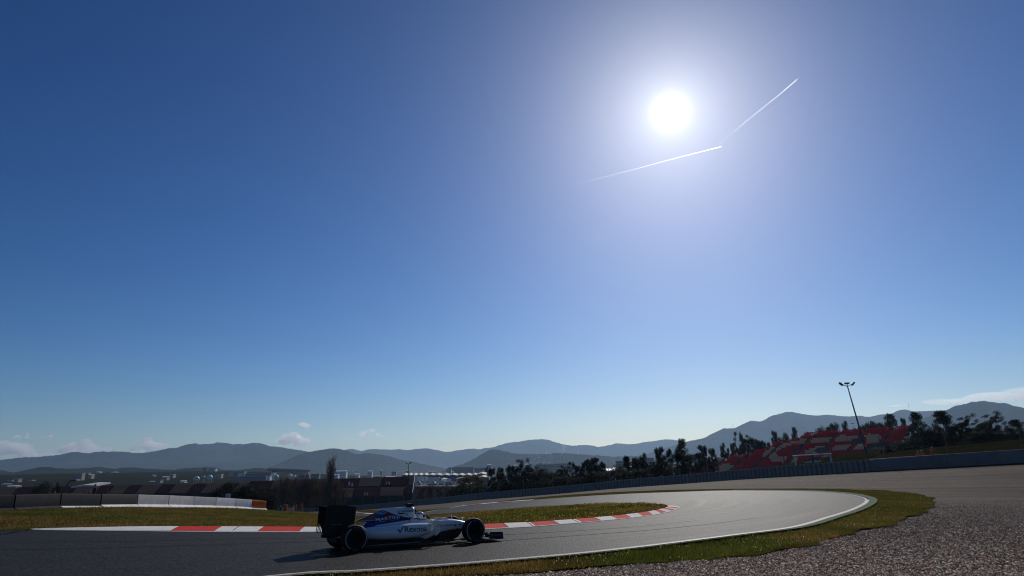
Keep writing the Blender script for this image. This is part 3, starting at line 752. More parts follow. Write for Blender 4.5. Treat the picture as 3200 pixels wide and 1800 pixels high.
# ------------------------------------------------------------------ grandstand at the right, red with cream lettering in its seats
def L4(pts): return [(2140 + x / 7.1556, 1310 + y / 7.1556) for x, y in pts]
def L5(pts): return [(2450 + x / 6.44, 1310 + y / 6.44) for x, y in pts]
PHI = math.radians(50); SR = np.array([math.cos(PHI), -math.sin(PHI)]); SU = np.array([math.sin(PHI), math.cos(PHI)])
RAKE = .55; S0 = at(2450, 1450, 168)
PN = np.cross(np.array([*SR, 0]), np.array([*SU, RAKE]))
def on_stand(px, py):
    d = ray(px, py); t = ((S0 - CAM) @ PN) / (d @ PN); P = CAM + d * t - S0
    return float(P[:2] @ SR), float(P[:2] @ SU)
def stand_pt(t, s): return np.array([*(S0[:2] + SR * t + SU * s), S0[2] + RAKE * s])
AIS = [L4([(940, 870), (560, 1150)]), L4([(1545, 700), (1100, 1070)]), L4([(2250, 485), (1650, 1000)]), L5([(595, 300), (300, 640), (0, 985)]),
       L5([(1115, 245), (880, 520), (560, 880)]), L5([(1655, 210), (1400, 530), (1190, 790)]), L5([(2240, 155), (1980, 480)])]
def ais_x(a, y):
    P = sorted(a, key=lambda q: q[1]); ys = [q[1] for q in P]; xs = [q[0] for q in P]
    if y <= ys[0]: k = (xs[1] - xs[0]) / (ys[1] - ys[0]); return xs[0] + k * (y - ys[0])
    if y >= ys[-1]: k = (xs[-1] - xs[-2]) / (ys[-1] - ys[-2]); return xs[-1] + k * (y - ys[-1])
    return float(np.interp(y, ys, xs))
TOP = L4([(100, 1200), (330, 1050), (760, 868), (930, 862), (1040, 832), (1330, 820), (1530, 700), (1640, 700), (1820, 690), (2090, 478), (2240, 478)]) + \
      L5([(250, 400), (470, 290), (590, 290), (700, 275), (1090, 240), (1160, 245), (1630, 205), (1700, 205), (2190, 160), (2310, 150), (2550, 130)])
BOT = [(2140, 1510), (2540, 1482), (2575, 1462), (2600, 1446), (2640, 1429)] + L5([(1330, 745), (1580, 700), (1690, 530), (1870, 500), (2060, 500), (2240, 480), (2360, 480), (2560, 130)])
CREAM = [L4([(540, 1035), (760, 882), (905, 878), (700, 1035)]), L4([(640, 1200), (800, 1030), (1110, 1025), (1020, 1200)]),
         L4([(1735, 915), (1722, 830), (1780, 740), (1950, 655), (2160, 562), (2290, 545), (2450, 505), (2576, 478)]) + L5([(150, 440), (480, 398), (400, 495), (150, 530), (0, 585)]) + L4([(2120, 690), (1860, 870)]),
         L4([(1860, 870), (2040, 760), (2030, 800), (2070, 835), (2150, 852), (2290, 855), (2180, 988), (1960, 985), (1880, 940)]),
         L5([(490, 495), (610, 388), (985, 368), (900, 475)]), L5([(370, 715), (430, 640), (560, 590), (700, 566), (800, 566), (690, 690), (560, 800), (560, 720)]),
         L5([(1000, 462), (1110, 352), (1520, 328), (1420, 445), (1330, 450)]), L5([(930, 662), (1005, 556), (1340, 532), (1240, 650)]), L5([(600, 920), (720, 790), (930, 690), (880, 780), (740, 900)]),
         L5([(1610, 342), (1700, 314), (1850, 320), (1960, 358), (1985, 385), (1870, 500), (1640, 530), (1640, 420)]), L5([(1395, 625), (1440, 545), (1640, 505), (1620, 605)]),
         L5([(-60, 980), (80, 890), (250, 775), (240, 900), (190, 980)])]
GAPS = [L5([(160, 640), (330, 610), (400, 650), (250, 720), (170, 700)]), L5([(600, 660), (680, 590), (960, 575), (930, 650), (800, 690), (690, 700)]), L5([(1310, 490), (1340, 440), (1560, 420), (1600, 500), (1420, 520)])]
gs_o = empty('grandstand', tuple(stand_pt(0, 0)))
tag(gs_o, 'open red grandstand with big cream letter shapes in its seats on the hillside', 'grandstand')
GI = Matrix.Translation(-Vector(gs_o.location))
ds, dt_ = .80, .5
corners = [on_stand(*q) for q in TOP + BOT]; tmin, tmax = min(c[0] for c in corners), max(c[0] for c in corners); smin, smax = min(c[1] for c in corners), max(c[1] for c in corners)
smin = max(smin, -16)
tt = np.arange(tmin, tmax, dt_); sv = np.arange(smin, smax, ds)
TTG, SSG = np.meshgrid(tt, sv, indexing='ij'); tq = TTG.ravel(); sq = SSG.ravel(); row = np.repeat(np.arange(len(sv))[None], len(tt), 0).ravel()
tq = tq + (row % 2) * dt_ * .5
P3 = np.stack([S0[0] + SR[0] * tq + SU[0] * sq, S0[1] + SR[1] * tq + SU[1] * sq, S0[2] + RAKE * sq], 1); PX = to_px(P3)
TOPx, TOPy = np.array([q[0] for q in TOP]), np.array([q[1] for q in TOP]); BX, BY = np.array([q[0] for q in BOT]), np.array([q[1] for q in BOT])
ok = (PX[:, 1] > np.interp(PX[:, 0], TOPx, TOPy)) & (PX[:, 1] < np.interp(PX[:, 0], BX, BY)) & (PX[:, 0] > 2150) & (PX[:, 0] < 2850)
sec = np.zeros(len(PX), int)
gapw = 5.5
for a_ in AIS:
    ax = np.array([ais_x(a_, y) for y in PX[:, 1]]); sec += PX[:, 0] > ax; ok &= np.abs(PX[:, 0] - ax) > gapw
for g in GAPS: ok &= ~inside(PX, g)
crm = np.zeros(len(PX), bool)
for c in CREAM: crm |= inside(PX, c)
sr3, su3 = np.array([*SR, 0]), np.array([*SU, 0])
for k in range(8):
    sel = np.where(ok & (sec == k))[0]
    if not len(sel): continue
    mb = MB()
    for i_ in sel:
        p = P3[i_]; a = sr3 * .23; bk = su3 * .38; z = np.array([0, 0, 1.])
        vs = [p - a, p + a, p + a + bk * .95, p - a + bk * .95, p - a + bk + z * .44, p + a + bk + z * .44]
        mb.add(vs, [(0, 1, 2, 3), (3, 2, 5, 4)], 1 if crm[i_] else 0)
    o = mb.build('seat_block', [M_SEAT_R, M_SEAT_C], gs_o, fix=False); o.matrix_parent_inverse = GI; o['kind'] = 'stuff'
# stepped concrete terraces under the seats, aisle by aisle
mb = MB()
okp = (PX[:, 1] > np.interp(PX[:, 0], TOPx, TOPy) - 1) & (PX[:, 1] < np.interp(PX[:, 0], BX, BY) + 2) & (PX[:, 0] > 2146) & (PX[:, 0] < 2852)
okg = okp.reshape(len(tt), len(sv))
for j_ in range(len(sv)):
    r_ = np.where(okg[:, j_])[0]
    if len(r_) < 2: continue
    brk = np.split(r_, np.where(np.diff(r_) > 1)[0] + 1)
    for seg in brk:
        if len(seg) < 2: continue
        p, q = stand_pt(tt[seg[0]], sv[j_]), stand_pt(tt[seg[-1]], sv[j_]); u = su3 * ds; z = np.array([0, 0, 1.])
        lo = 3.0
        p = p - z * .42; q = q - z * .42
        mb.add([p, q, q + u, p + u, p - z * RAKE * ds, q - z * RAKE * ds], [(0, 1, 2, 3), (4, 5, 1, 0)])
o = mb.build('terrace', M_CONC, gs_o, fix=False); o.matrix_parent_inverse = GI; o['kind'] = 'stuff'

# white steel gantry frame in front of the stand
gy = 84.0
g0, g1, g2, g3_ = at(2490, 1457, gy), at(2482, 1425, gy), at(2593, 1418.5, gy), at(2600, 1447, gy)
gf_o = empty('gantry', (g0[0], g0[1], Tz(g0[0], g0[1]))); tag(gf_o, 'white rectangular steel frame standing behind the tyre wall before the grandstand', 'frame')
FI = Matrix.Translation(-Vector(gf_o.location))
def part(mb, name, mat, par, inv, smooth=True):
    o = mb.build(name, mat, par, smooth); o.matrix_parent_inverse = inv; return o
for (a, b) in ((g0, g1), (g3_, g2)):
    mb = MB(); base = (a[0], a[1], Tz(a[0], a[1]) - .3); mb.tube([base, b], .11, 8); part(mb, 'post', M_WHITEMETAL, gf_o, FI)
mb = MB(); mb.tube([g1 - np.array([.2, 0, 0]), g2 + np.array([.2, 0, 0])], .085, 8); part(mb, 'crossbar', M_WHITEMETAL, gf_o, FI)
m_ = (g1 + g2) / 2; mb = MB(); mb.tube([m_, (m_[0], m_[1], Tz(m_[0], m_[1]) - .3)], .16, 8); part(mb, 'mid_post', M_POSTGREY, gf_o, FI)
mb = MB(); a, b = g0 * .72 + g1 * .28, g3_ * .72 + g2 * .28; mb.tube([a * .75 + b * .25, a * .3 + b * .7], .07, 6); part(mb, 'rail', M_WHITEMETAL, gf_o, FI)

# ------------------------------------------------------------------ floodlight masts
def floodlight(name, base_px, top_px, Y, label, heads, r, hs, group=None):
    b = at(*base_px, Y); zb = Tz(b[0], b[1]); t = at(*top_px, Y)
    o = empty(name, (b[0], b[1], min(zb, b[2]))); tag(o, label, 'floodlight', group); I = Matrix.Translation(-Vector(o.location))
    mb = MB(); mb.tube([(b[0], b[1], min(zb, b[2]) - 1), tuple(b * .5 + t * .5), tuple(t)], [r * 1.5, r * 1.15, r * .75], 8); part(mb, 'pole', M_DARKSTEEL, o, I)
    mb = MB()
    for dx, dz, rot in heads: mb.tube([tuple(t - np.array([0, 0, hs * .15])), tuple(t + np.array([dx * .8, 0, dz]) * 1.0)], r * .6, 6)
    part(mb, 'bracket', M_DARKSTEEL, o, I)
    for dx, dz, rot in heads:
        mb = MB(); c = t + np.array([dx, 0, dz + hs * .1])
        ca, sa = math.cos(rot), math.sin(rot); vs = []
        for yy in (-hs * .3, hs * .3):
            for x_, z_ in ((-hs * .55, -hs * .2), (hs * .55, -hs * .2), (hs * .62, hs * .22), (-hs * .62, hs * .22)):
                vs.append((c[0] + x_ * ca - z_ * sa, c[1] + yy, c[2] + x_ * sa + z_ * ca))
        mb.add(vs, [(3, 2, 1, 0), (4, 5, 6, 7), (0, 1, 5, 4), (1, 2, 6, 5), (2, 3, 7, 6), (3, 0, 4, 7)])
        part(mb, 'lamp_head', M_DARKSTEEL, o, I, False)
    return o
floodlight('floodlight_mast', (2712, 1428), (2648, 1206), 118, 'tall leaning floodlight mast with three lamp heads rising in front of the grandstand', [(-1.1, .28, -.7), (0, .40, .0), (1.1, .30, .8)], .12, .66)
floodlight('floodlight_mast', (1277, 1545), (1277, 1450), 215, 'slim floodlight mast with two lamp heads beside the red and tan stand', [(-.62, .25, -.5), (.62, .25, .5)], .1, .75)
for n_, (bx, by) in enumerate([(2570, 1332), (2665, 1324), (2768, 1313.5)]):
    floodlight('small_floodlight', (bx + 6, by + 50), (bx, by), 330, ['small twin floodlight just left of the leaning mast, above low broad trees behind the stand', 'small twin floodlight between the leaning mast and the round tree left of it',
               'small twin floodlight above the trees to the right of the leaning mast'][n_], [(-.5, .1, -.2), (.5, .1, .2)], .07, .6, 'small twin floodlights behind the grandstand')
floodlight('small_floodlight', (861, 1500), (859, 1474), 260, 'dark twin floodlight head seen against the pale field beyond the town', [(-.7, .2, -.3), (.7, .2, .3)], .08, .7)
floodlight('lamp_post', (196, 1545), (217, 1503), 150, 'dark lamp post with one long arm at the left behind the barrier blocks', [(.9, .0, -.1)], .16, .9)

# ------------------------------------------------------------------ stands at the left: red and tan seat sections
def far_stand(name, label, px0, px1, Y0, Y1, ytop, ybot, secs, rake=.5, rows=12, lower=None):
    """secs: list of (px_top_left, px_top_right, px_bot_left, px_bot_right, y_top, y_bot, material)"""
    o = empty(name, tuple(at((px0 + px1) / 2, ybot, (Y0 + Y1) / 2))); tag(o, label, 'grandstand'); I = Matrix.Translation(-Vector(o.location))
    allq = []
    for (tl, tr, bl, br, yt, yb, mt) in secs:
        mb = MB(); Yb = Y0
        for r in range(rows):
            f0, f1 = r / rows, (r + 1) / rows
            lx, rx = bl + (tl - bl) * f0, br + (tr - br) * f0; y_ = yb + (yt - yb) * f0
            a, b = at(lx, y_, Yb + (Y1 - Y0) * f0), at(rx, y_, Yb + (Y1 - Y0) * f0)
            hgt = (at(lx, yb + (yt - yb) * f1, Yb + (Y1 - Y0) * f1)[2] - a[2]); dp = (Y1 - Y0) / rows
            z = np.array([0, 0, 1.]); u = np.array([0, 1., 0])
            mb.add([a, b, b + z * hgt * .75, a + z * hgt * .75, b + z * hgt * .75 + u * .12, a + z * hgt * .75 + u * .12, b + u * dp + z * hgt * .2, a + u * dp + z * hgt * .2], [(0, 1, 2, 3), (3, 2, 4, 5), (5, 4, 6, 7)])
        part(mb, 'seat_section', mt, o, I, False)
        allq.append((tl, tr, bl, br, yt, yb))
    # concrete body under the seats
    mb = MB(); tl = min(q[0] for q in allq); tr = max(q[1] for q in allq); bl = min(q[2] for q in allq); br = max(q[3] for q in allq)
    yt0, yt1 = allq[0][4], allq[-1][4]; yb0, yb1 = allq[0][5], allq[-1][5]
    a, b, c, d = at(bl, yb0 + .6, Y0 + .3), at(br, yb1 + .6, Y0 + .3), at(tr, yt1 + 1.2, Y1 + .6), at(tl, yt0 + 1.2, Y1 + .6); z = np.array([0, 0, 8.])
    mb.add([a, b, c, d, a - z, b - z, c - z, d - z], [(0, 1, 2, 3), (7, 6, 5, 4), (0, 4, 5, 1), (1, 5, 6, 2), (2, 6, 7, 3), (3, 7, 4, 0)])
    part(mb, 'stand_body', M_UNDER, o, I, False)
    return o, I
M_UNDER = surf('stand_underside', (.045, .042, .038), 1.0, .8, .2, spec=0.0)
R_, B_ = M_SEAT_D, M_SEAT_B
G2 = lambda x: 400 + x / 5.6
H2 = lambda y: 1420 + y / 5.6
secs = []
edges_t = [-90, -10, 60, 118, 178, 245, 318, 360, 409, 448, 509, 551, 609, 652, 706, 752, 800]        # section boundaries along the top
for k in range(16):
    tl, tr = edges_t[k], edges_t[k + 1]; sh = 27
    yt = np.interp(tl, [-90, 300, 830], [1524, 1517, 1506]); yb = np.interp(tl, [-90, 300, 830], [1552, 1545, 1537])
    secs.append((tl + 1.0, tr - 1.6, tl - sh + 1.0, tr - sh - 1.6, yt, yb, R_ if k % 2 == 0 else B_))
far_stand('long_grandstand', 'long low grandstand of alternating dark red and tan seat sections behind the barrier blocks', -90, 850, 262, 272, 1510, 1540, secs)
cx = lambda x: 800 + x / 3.68
cy = lambda y: 1300 + y / 3.68
secsU = [(cx(-60), cx(200), cx(-100), cx(160), cy(745), cy(840), R_), (cx(205), cx(345), cx(170), cx(305), cy(742), cy(835), B_), (cx(640), cx(900), cx(600), cx(880), cy(738), cy(830), B_), (cx(915), cx(1195), cx(890), cx(1165), cy(720), cy(808), R_), (cx(1205), cx(1450), cx(1175), cx(1425), cy(712), cy(806), B_), (cx(1480), cx(1745), cx(1450), cx(1730), cy(702), cy(798), R_), (cx(1758), cx(1822), cx(1745), cx(1806), cy(688), cy(795), B_)]
so, SI = far_stand('two_tier_grandstand', 'two tier grandstand of red and tan seat blocks beside the bare poplar', 800, 1300, 226, 233, 1490, 1550, secsU, rows=8)
for (tl, tr, bl, br, yt, yb, mt) in [(cx(900), cx(1125), cx(870), cx(1105), cy(826), cy(935), B_), (cx(1150), cx(1440), cx(1130), cx(1415), cy(818), cy(925), R_), (cx(1445), cx(1700), cx(1420), cx(1685), cy(815), cy(915), B_), (cx(1735), cx(1812), cx(1720), cx(1798), cy(800), cy(905), R_)]:
    mb = MB(); rows = 8; Y0, Y1 = 214, 221
    for r in range(rows):
        f0, f1 = r / rows, (r + 1) / rows; lx, rx = bl + (tl - bl) * f0, br + (tr - br) * f0; y_ = yb + (yt - yb) * f0; Yr = Y0 + (Y1 - Y0) * f0
        a, b = at(lx, y_, Yr), at(rx, y_, Yr); hgt = at(lx, yb + (yt - yb) * f1, Y0 + (Y1 - Y0) * f1)[2] - a[2]; z = np.array([0, 0, 1.]); u = np.array([0, 1., 0])
        mb.add([a, b, b + z * hgt * .75, a + z * hgt * .75, b + z * hgt * .75 + u * .12, a + z * hgt * .75 + u * .12, b + u * .9 + z * hgt * .2, a + u * .9 + z * hgt * .2], [(0, 1, 2, 3), (3, 2, 4, 5), (5, 4, 6, 7)])
    part(mb, 'seat_section', mt, so, SI, False)
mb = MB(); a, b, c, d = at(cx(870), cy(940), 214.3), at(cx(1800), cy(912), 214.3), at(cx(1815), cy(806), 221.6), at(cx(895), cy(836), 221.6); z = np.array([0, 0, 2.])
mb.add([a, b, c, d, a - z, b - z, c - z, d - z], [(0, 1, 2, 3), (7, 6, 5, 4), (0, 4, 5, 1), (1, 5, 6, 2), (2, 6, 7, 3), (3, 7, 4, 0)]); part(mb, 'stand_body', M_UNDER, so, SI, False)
mb = MB(); mb.tube([at(cx(1798), cy(880), 213), at(cx(1812), cy(790), 219), at(cx(1828), cy(678), 231)], .10, 6); part(mb, 'end_rail', M_WHITEMETAL, so, SI)
for xa, xb, yt, yb, Y in ((1065, 1078, 755, 800, 226), (1100, 1112, 770, 810, 226), (1495, 1505, 755, 785, 226), (1525, 1535, 755, 785, 226), (1245, 1255, 880, 910, 214), (1275, 1285, 880, 912, 214)):
    mb = MB(); p, q = at(cx(xa), cy(yt), Y - .5), at(cx(xb), cy(yb), Y - .5); mb.box(((p[0] + q[0]) / 2, p[1], (p[2] + q[2]) / 2), (abs(q[0] - p[0]), .2, abs(p[2] - q[2]))); part(mb, 'stair_rail', M_WHITEMETAL, so, SI, False)

# ------------------------------------------------------------------ trees
def tree_mesh(name, seed, kind):
    r = np.random.default_rng(seed); V = []; C = []; Fq = []
    tr = MB(); rd = random.Random(seed)
    # trunk of unit height with a few limbs
    tr.tube([(0, 0, -.12), (rd.uniform(-.02, .02), 0, .3), (rd.uniform(-.04, .04), rd.uniform(-.03, .03), .62), (rd.uniform(-.05, .05), 0, .88)], [.022, .018, .011, .004], 6)
    clumps = []
    if kind == 'column':      # tall narrow gum tree, irregular outline with gaps
        for k in range(44):
            h = rd.uniform(.2, .97) ** .9; w = .5 * (1 - abs(h - .5) ** 1.8 * 2.2) * rd.uniform(.3, 1.0); a = rd.uniform(0, 6.28)
            clumps.append((w * .62 * math.cos(a), w * .62 * math.sin(a), h, rd.uniform(.06, .14), rd.uniform(.06, .11)))
    elif kind == 'airy':      # sparse limbs carrying separate tufts
        for k in range(22):
            h = rd.uniform(.42, .97); w = .5 * rd.uniform(.15, 1.0) * (1.15 - .6 * abs(h - .75)); a = rd.uniform(0, 6.28)
            clumps.append((w * .8 * math.cos(a), w * .8 * math.sin(a), h, rd.uniform(.07, .15), rd.uniform(.05, .09)))
        for k in range(10): clumps.append((rd.uniform(-.35, .35), rd.uniform(-.35, .35), rd.uniform(.05, .35), .14, .1))
    elif kind == 'round':
        for k in range(44):
            a = rd.uniform(0, 6.28); q = rd.uniform(-1, 1); rr = rd.uniform(.3, 1) ** .5 * .42
            clumps.append((rr * math.sqrt(1 - q * q) * math.cos(a), rr * math.sqrt(1 - q * q) * math.sin(a), .6 + .34 * q * rd.uniform(.5, 1), rd.uniform(.1, .17), rd.uniform(.07, .12)))
    elif kind == 'bush':
        for k in range(46):
            a = rd.uniform(0, 6.28); h = rd.uniform(.02, .95); rr = .5 * math.sqrt(max(.02, 1 - h * h)) * rd.uniform(.2, 1)
            clumps.append((rr * math.cos(a), rr * math.sin(a), h, rd.uniform(.1, .18), rd.uniform(.1, .17)))
    for c in clumps:
        if rd.random() < .5 and kind not in ('bush',): tr.tube([(c[0] * .1, c[1] * .1, max(.1, c[2] - .22)), (c[0] * .6, c[1] * .6, c[2] - .06), (c[0], c[1], c[2])], [.008, .005, .002], 4, cap=False)
    per = 190; n = len(clumps) * per; ctr = np.repeat(np.array([c[:3] for c in clumps]), per, 0); rad = np.repeat(np.array([[c[3], c[3], c[4]] for c in clumps]), per, 0)
    dirs = r.normal(size=(n, 3)); dirs /= np.linalg.norm(dirs, axis=1)[:, None]
    p = ctr + dirs * rad * (r.random((n, 1)) ** .45)
    keep = p[:, 2] > -.02; p = p[keep]; n = len(p); tone = np.repeat(r.uniform(.65, 1.3, len(clumps)), per)[keep]
    a = r.normal(size=(n, 3)); a /= np.linalg.norm(a, axis=1)[:, None]; b = np.cross(a, r.normal(size=(n, 3))); b /= np.linalg.norm(b, axis=1)[:, None]
    sz = r.uniform(.009, .024, (n, 1)) * np.array([[1, 1, .8]])
    V = np.stack([p - a * sz, p + b * sz * .55, p + a * sz, p - b * sz * .55], 1)
    return tr, V, tone, r
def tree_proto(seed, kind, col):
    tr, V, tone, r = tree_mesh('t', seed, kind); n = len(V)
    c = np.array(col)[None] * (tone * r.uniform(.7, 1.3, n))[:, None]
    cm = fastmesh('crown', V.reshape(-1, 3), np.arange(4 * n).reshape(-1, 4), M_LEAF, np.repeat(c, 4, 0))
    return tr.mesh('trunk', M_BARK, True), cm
def bare_proto(seed, narrow, col, ntw=900):
    rd = random.Random(seed); r = np.random.default_rng(seed); tr = MB(); tips = []
    tr.tube([(0, 0, -.1), (0, 0, .5), (.01, 0, .98)], [.02, .014, .003], 5)
    for k in range(26):
        h = rd.uniform(.1, .8); a = rd.uniform(0, 6.28); L = rd.uniform(.2, .42); sp = narrow * rd.uniform(.5, 1)
        e = (sp * math.cos(a), sp * math.sin(a), min(1.0, h + L)); tr.tube([(0, 0, h), (e[0] * .6, e[1] * .6, h + L * .45), e], [.008, .005, .002], 4, cap=False); tips.append(((0, 0, h), e))
    n = ntw; i_ = r.integers(0, len(tips), n); f = r.uniform(.15, 1, (n, 1)); A = np.array([t[0] for t in tips])[i_]; B = np.array([t[1] for t in tips])[i_]
    p = A + (B - A) * f + r.normal(0, .02, (n, 3)); d = r.normal(0, .5, (n, 3)) * np.array([narrow * 2, narrow * 2, .4]) + np.array([0, 0, .7]); d /= np.linalg.norm(d, axis=1)[:, None]
    L = r.uniform(.05, .16, (n, 1)); q = np.cross(d, r.normal(size=(n, 3))); q /= np.linalg.norm(q, axis=1)[:, None]; wd = .0035
    V = np.stack([p - q * wd, p + q * wd, p + d * L], 1)
    c = np.array(col)[None] * r.uniform(.6, 1.3, (n, 1))
    cm = fastmesh('twigs', V.reshape(-1, 3), np.arange(3 * n).reshape(-1, 3), M_TWIG, np.repeat(c, 3, 0))
    return tr.mesh('trunk', M_BARK, True), cm
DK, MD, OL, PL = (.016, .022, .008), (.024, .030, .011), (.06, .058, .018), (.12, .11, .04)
PROTO = {('column', 'd'): [tree_proto(s, 'column', DK) for s in (1, 2, 3, 4)], ('column', 'm'): [tree_proto(s, 'column', MD) for s in (5, 6)], ('airy', 'd'): [tree_proto(s, 'airy', MD) for s in (7, 8, 9)],
         ('round', 'd'): [tree_proto(s, 'round', DK) for s in (10, 11, 12)], ('round', 'o'): [tree_proto(s, 'round', OL) for s in (13, 14)], ('round', 'p'): [tree_proto(s, 'round', PL) for s in (15, 16)],
         ('bush', 'd'): [tree_proto(s, 'bush', DK) for s in (17, 18, 19)], ('bush', 'o'): [tree_proto(s, 'bush', OL) for s in (20,)],
         ('bare', 'b'): [bare_proto(s, .16, (.17, .105, .07), 1300) for s in (21, 22, 23)], ('bare', 'n'): [bare_proto(s, .09, (.19, .145, .10), 430) for s in (24,)]}
tcount = [0]
GA = 'row of dark gum trees behind the tyre wall'
def tree(px, ybase, ytop, wpx, Y, kind, col, label, group, name='tree', lean=0.0, cat='tree'):
    base = at(px, ybase, Y); zb = Tz(base[0], base[1]); top = at(px, ytop, Y)
    if ybase is not None and base[2] > zb + .5 and False: zb = base[2]
    H = top[2] - zb; wd = wpx / F * Y * math.hypot(1, (px - 1600) / F) * 1.0
    tr, cr = PROTO[(kind, col)][tcount[0] % len(PROTO[(kind, col)])]; tcount[0] += 1
    o = empty(name, (base[0], base[1], zb)); tag(o, label, cat, group)
    ws = {'column': 1.15, 'airy': 1.1, 'round': 1.15, 'bush': .95, 'bare': 3.0}[kind]
    if kind == 'bare': ws = 1 / (.32 if col == 'b' else .2)
    else: ws = 1.95 if group == GA else 1.65
    o.scale = (wd * ws, wd * ws, H); o.rotation_euler = (0, math.radians(lean), random.uniform(0, 6.28) if not lean else random.uniform(-.5, .5))
    a = link('trunk', tr, o); b = link('crown' if kind != 'bare' else 'twigs', cr, o)
    return o
GA = 'row of dark gum trees behind the tyre wall'
def wallY(px): return float(np.interp(px, [q[0] for q in WALLP], [q[2] for q in WALLP]))
ROWA = [(1468, 1477, 56, 'round', 'p', 'pale yellow-green willow-like tree before the factory roofs'), (1537, 1462, 24, 'column', 'm', 'dark slim tree just right of the pale willow-like tree'), (1565, 1463, 26, 'column', 'm', 'olive tree next to the slim one right of the pale willow'),
        (1591, 1457, 25, 'column', 'd', 'dark narrow tree left of the tall gap-crowned pair'), (1609, 1458, 30, 'column', 'd', 'dark tree leaning against the tall gap-crowned pair from the left'), (1630, 1435, 34, 'airy', 'd', 'tall gum tree with a gappy crown, left of the pair above the wall'),
        (1658, 1446, 42, 'round', 'd', 'broad dark gum tree, right one of the pair standing above the wall'), (1703, 1456, 34, 'round', 'o', 'pale olive tree in the low gap right of the tall pair'), (1731, 1469, 30, 'round', 'p', 'low greyish pale tree beside the pale olive one'),
        (1762, 1446, 24, 'airy', 'd', 'thin see-through tree on the left edge of the middle clump'), (1786, 1442, 26, 'airy', 'd', 'umbrella-topped gum tree in the middle clump'), (1806, 1454, 22, 'column', 'm', 'small grey-green tree in the hollow of the middle clump'),
        (1822, 1448, 24, 'column', 'd', 'dark tree left of the tallest tree in the middle clump'), (1840, 1438, 30, 'column', 'd', 'dense dark tree touching the tallest tree in the middle clump'), (1863, 1431, 36, 'column', 'd', 'tallest rounded dark tree of the middle clump'),
        (1886, 1446, 28, 'column', 'd', 'sloping dark tree closing the middle clump on its right'), (1934, 1449, 30, 'round', 'o', 'olive bushy tree starting the second clump after the bright gap'), (1962, 1427, 28, 'column', 'd', 'dark tree with a bent top in the second clump'),
        (1985, 1431, 24, 'column', 'd', 'narrow dark tree in the second clump right of the bent one'), (1998, 1436, 28, 'column', 'm', 'dense tree in the middle of the second clump'), (2016, 1419, 28, 'column', 'd', 'tree with a lone tuft on its tip in the second clump'),
        (2045, 1435, 24, 'airy', 'd', 'thin tree between the second clump and the tall spire trees'), (2069, 1398, 34, 'column', 'd', 'tall spire-shaped dark tree, left of the three spires'), (2098, 1407, 27, 'column', 'd', 'pointed dark tree between two taller spires'),
        (2136, 1375, 46, 'column', 'd', 'tallest broad dark gum tree beside the left end of the red stand'), (2176, 1414, 32, 'round', 'd', 'rounded dark tree right of the tallest gum tree'), (2203, 1392, 32, 'column', 'd', 'dark tree above the lowest red seats of the stand'),
        (2234, 1400, 24, 'column', 'm', 'small dark tree above the leftmost cream seats')]
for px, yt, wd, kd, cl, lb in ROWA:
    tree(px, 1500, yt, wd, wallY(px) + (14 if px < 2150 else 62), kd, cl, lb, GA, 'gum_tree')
GB = 'trees standing behind the red grandstand'
ROWB = [(2259, 1387, 22, 'column', 'd', 'small pointed tree behind the first red seat sections'), (2274, 1402, 12, 'column', 'd', 'tiny tree right of the small pointed tree behind the stand'), (2291, 1385, 20, 'column', 'd', 'dark tree at the left foot of the big clump behind the stand'), (2309, 1348, 24, 'airy', 'd', 'tall ragged tree with a loose tuft at the top of the big clump'),
        (2322, 1366, 26, 'column', 'd', 'dark tree under the ragged tuft in the big clump'), (2343, 1349, 26, 'airy', 'd', 'second tall ragged tree of the big clump behind the stand'), (2358, 1364, 30, 'round', 'd', 'dense round tree in the big clump behind the stand'), (2373, 1371, 24, 'round', 'd', 'sloping tree on the right flank of the big clump'),
        (2388, 1378, 20, 'column', 'd', 'last small tree of the big clump behind the stand'), (2403, 1381, 14, 'column', 'm', 'lone little tree right of the big clump'), (2425, 1347, 22, 'column', 'd', 'upright dark tree left of a bushy pair above the stand'), (2456, 1349, 28, 'round', 'd', 'bushy grey-green tree above the big cream letter'),
        (2488, 1337, 26, 'column', 'd', 'tall oval tree above the top of the big cream letter'), (2526, 1346, 18, 'round', 'd', 'low tree peeking over the stand right of the tall oval one'), (2580, 1331, 44, 'round', 'd', 'low broad dark tree under the leftmost small floodlight'), (2613, 1316, 30, 'round', 'd', 'round-headed tree right of the low broad one'),
        (2653, 1318, 24, 'column', 'd', 'upright tree with a rounded head left of the leaning mast'), (2681, 1334, 18, 'round', 'd', 'small shrub-like tree at the foot of the leaning mast'), (2719, 1316, 30, 'round', 'd', 'pale-edged round tree right of the leaning mast'), (2745, 1311, 26, 'round', 'd', 'dense round tree, second right of the leaning mast'),
        (2764, 1318, 26, 'round', 'd', 'sloping round tree, third right of the leaning mast'), (2797, 1295, 36, 'column', 'd', 'tall dark tree above the right end of the stand'), (2838, 1307, 18, 'column', 'd', 'thin leaning tree at the right end of the stand')]
for px, yt, wd, kd, cl, lb in ROWB:
    tree(px, 1400, yt, wd, 205 if px < 2420 else 215, kd, cl, lb, GB, 'gum_tree')
GC = 'dark wind-leaned trees on the bank at the right'
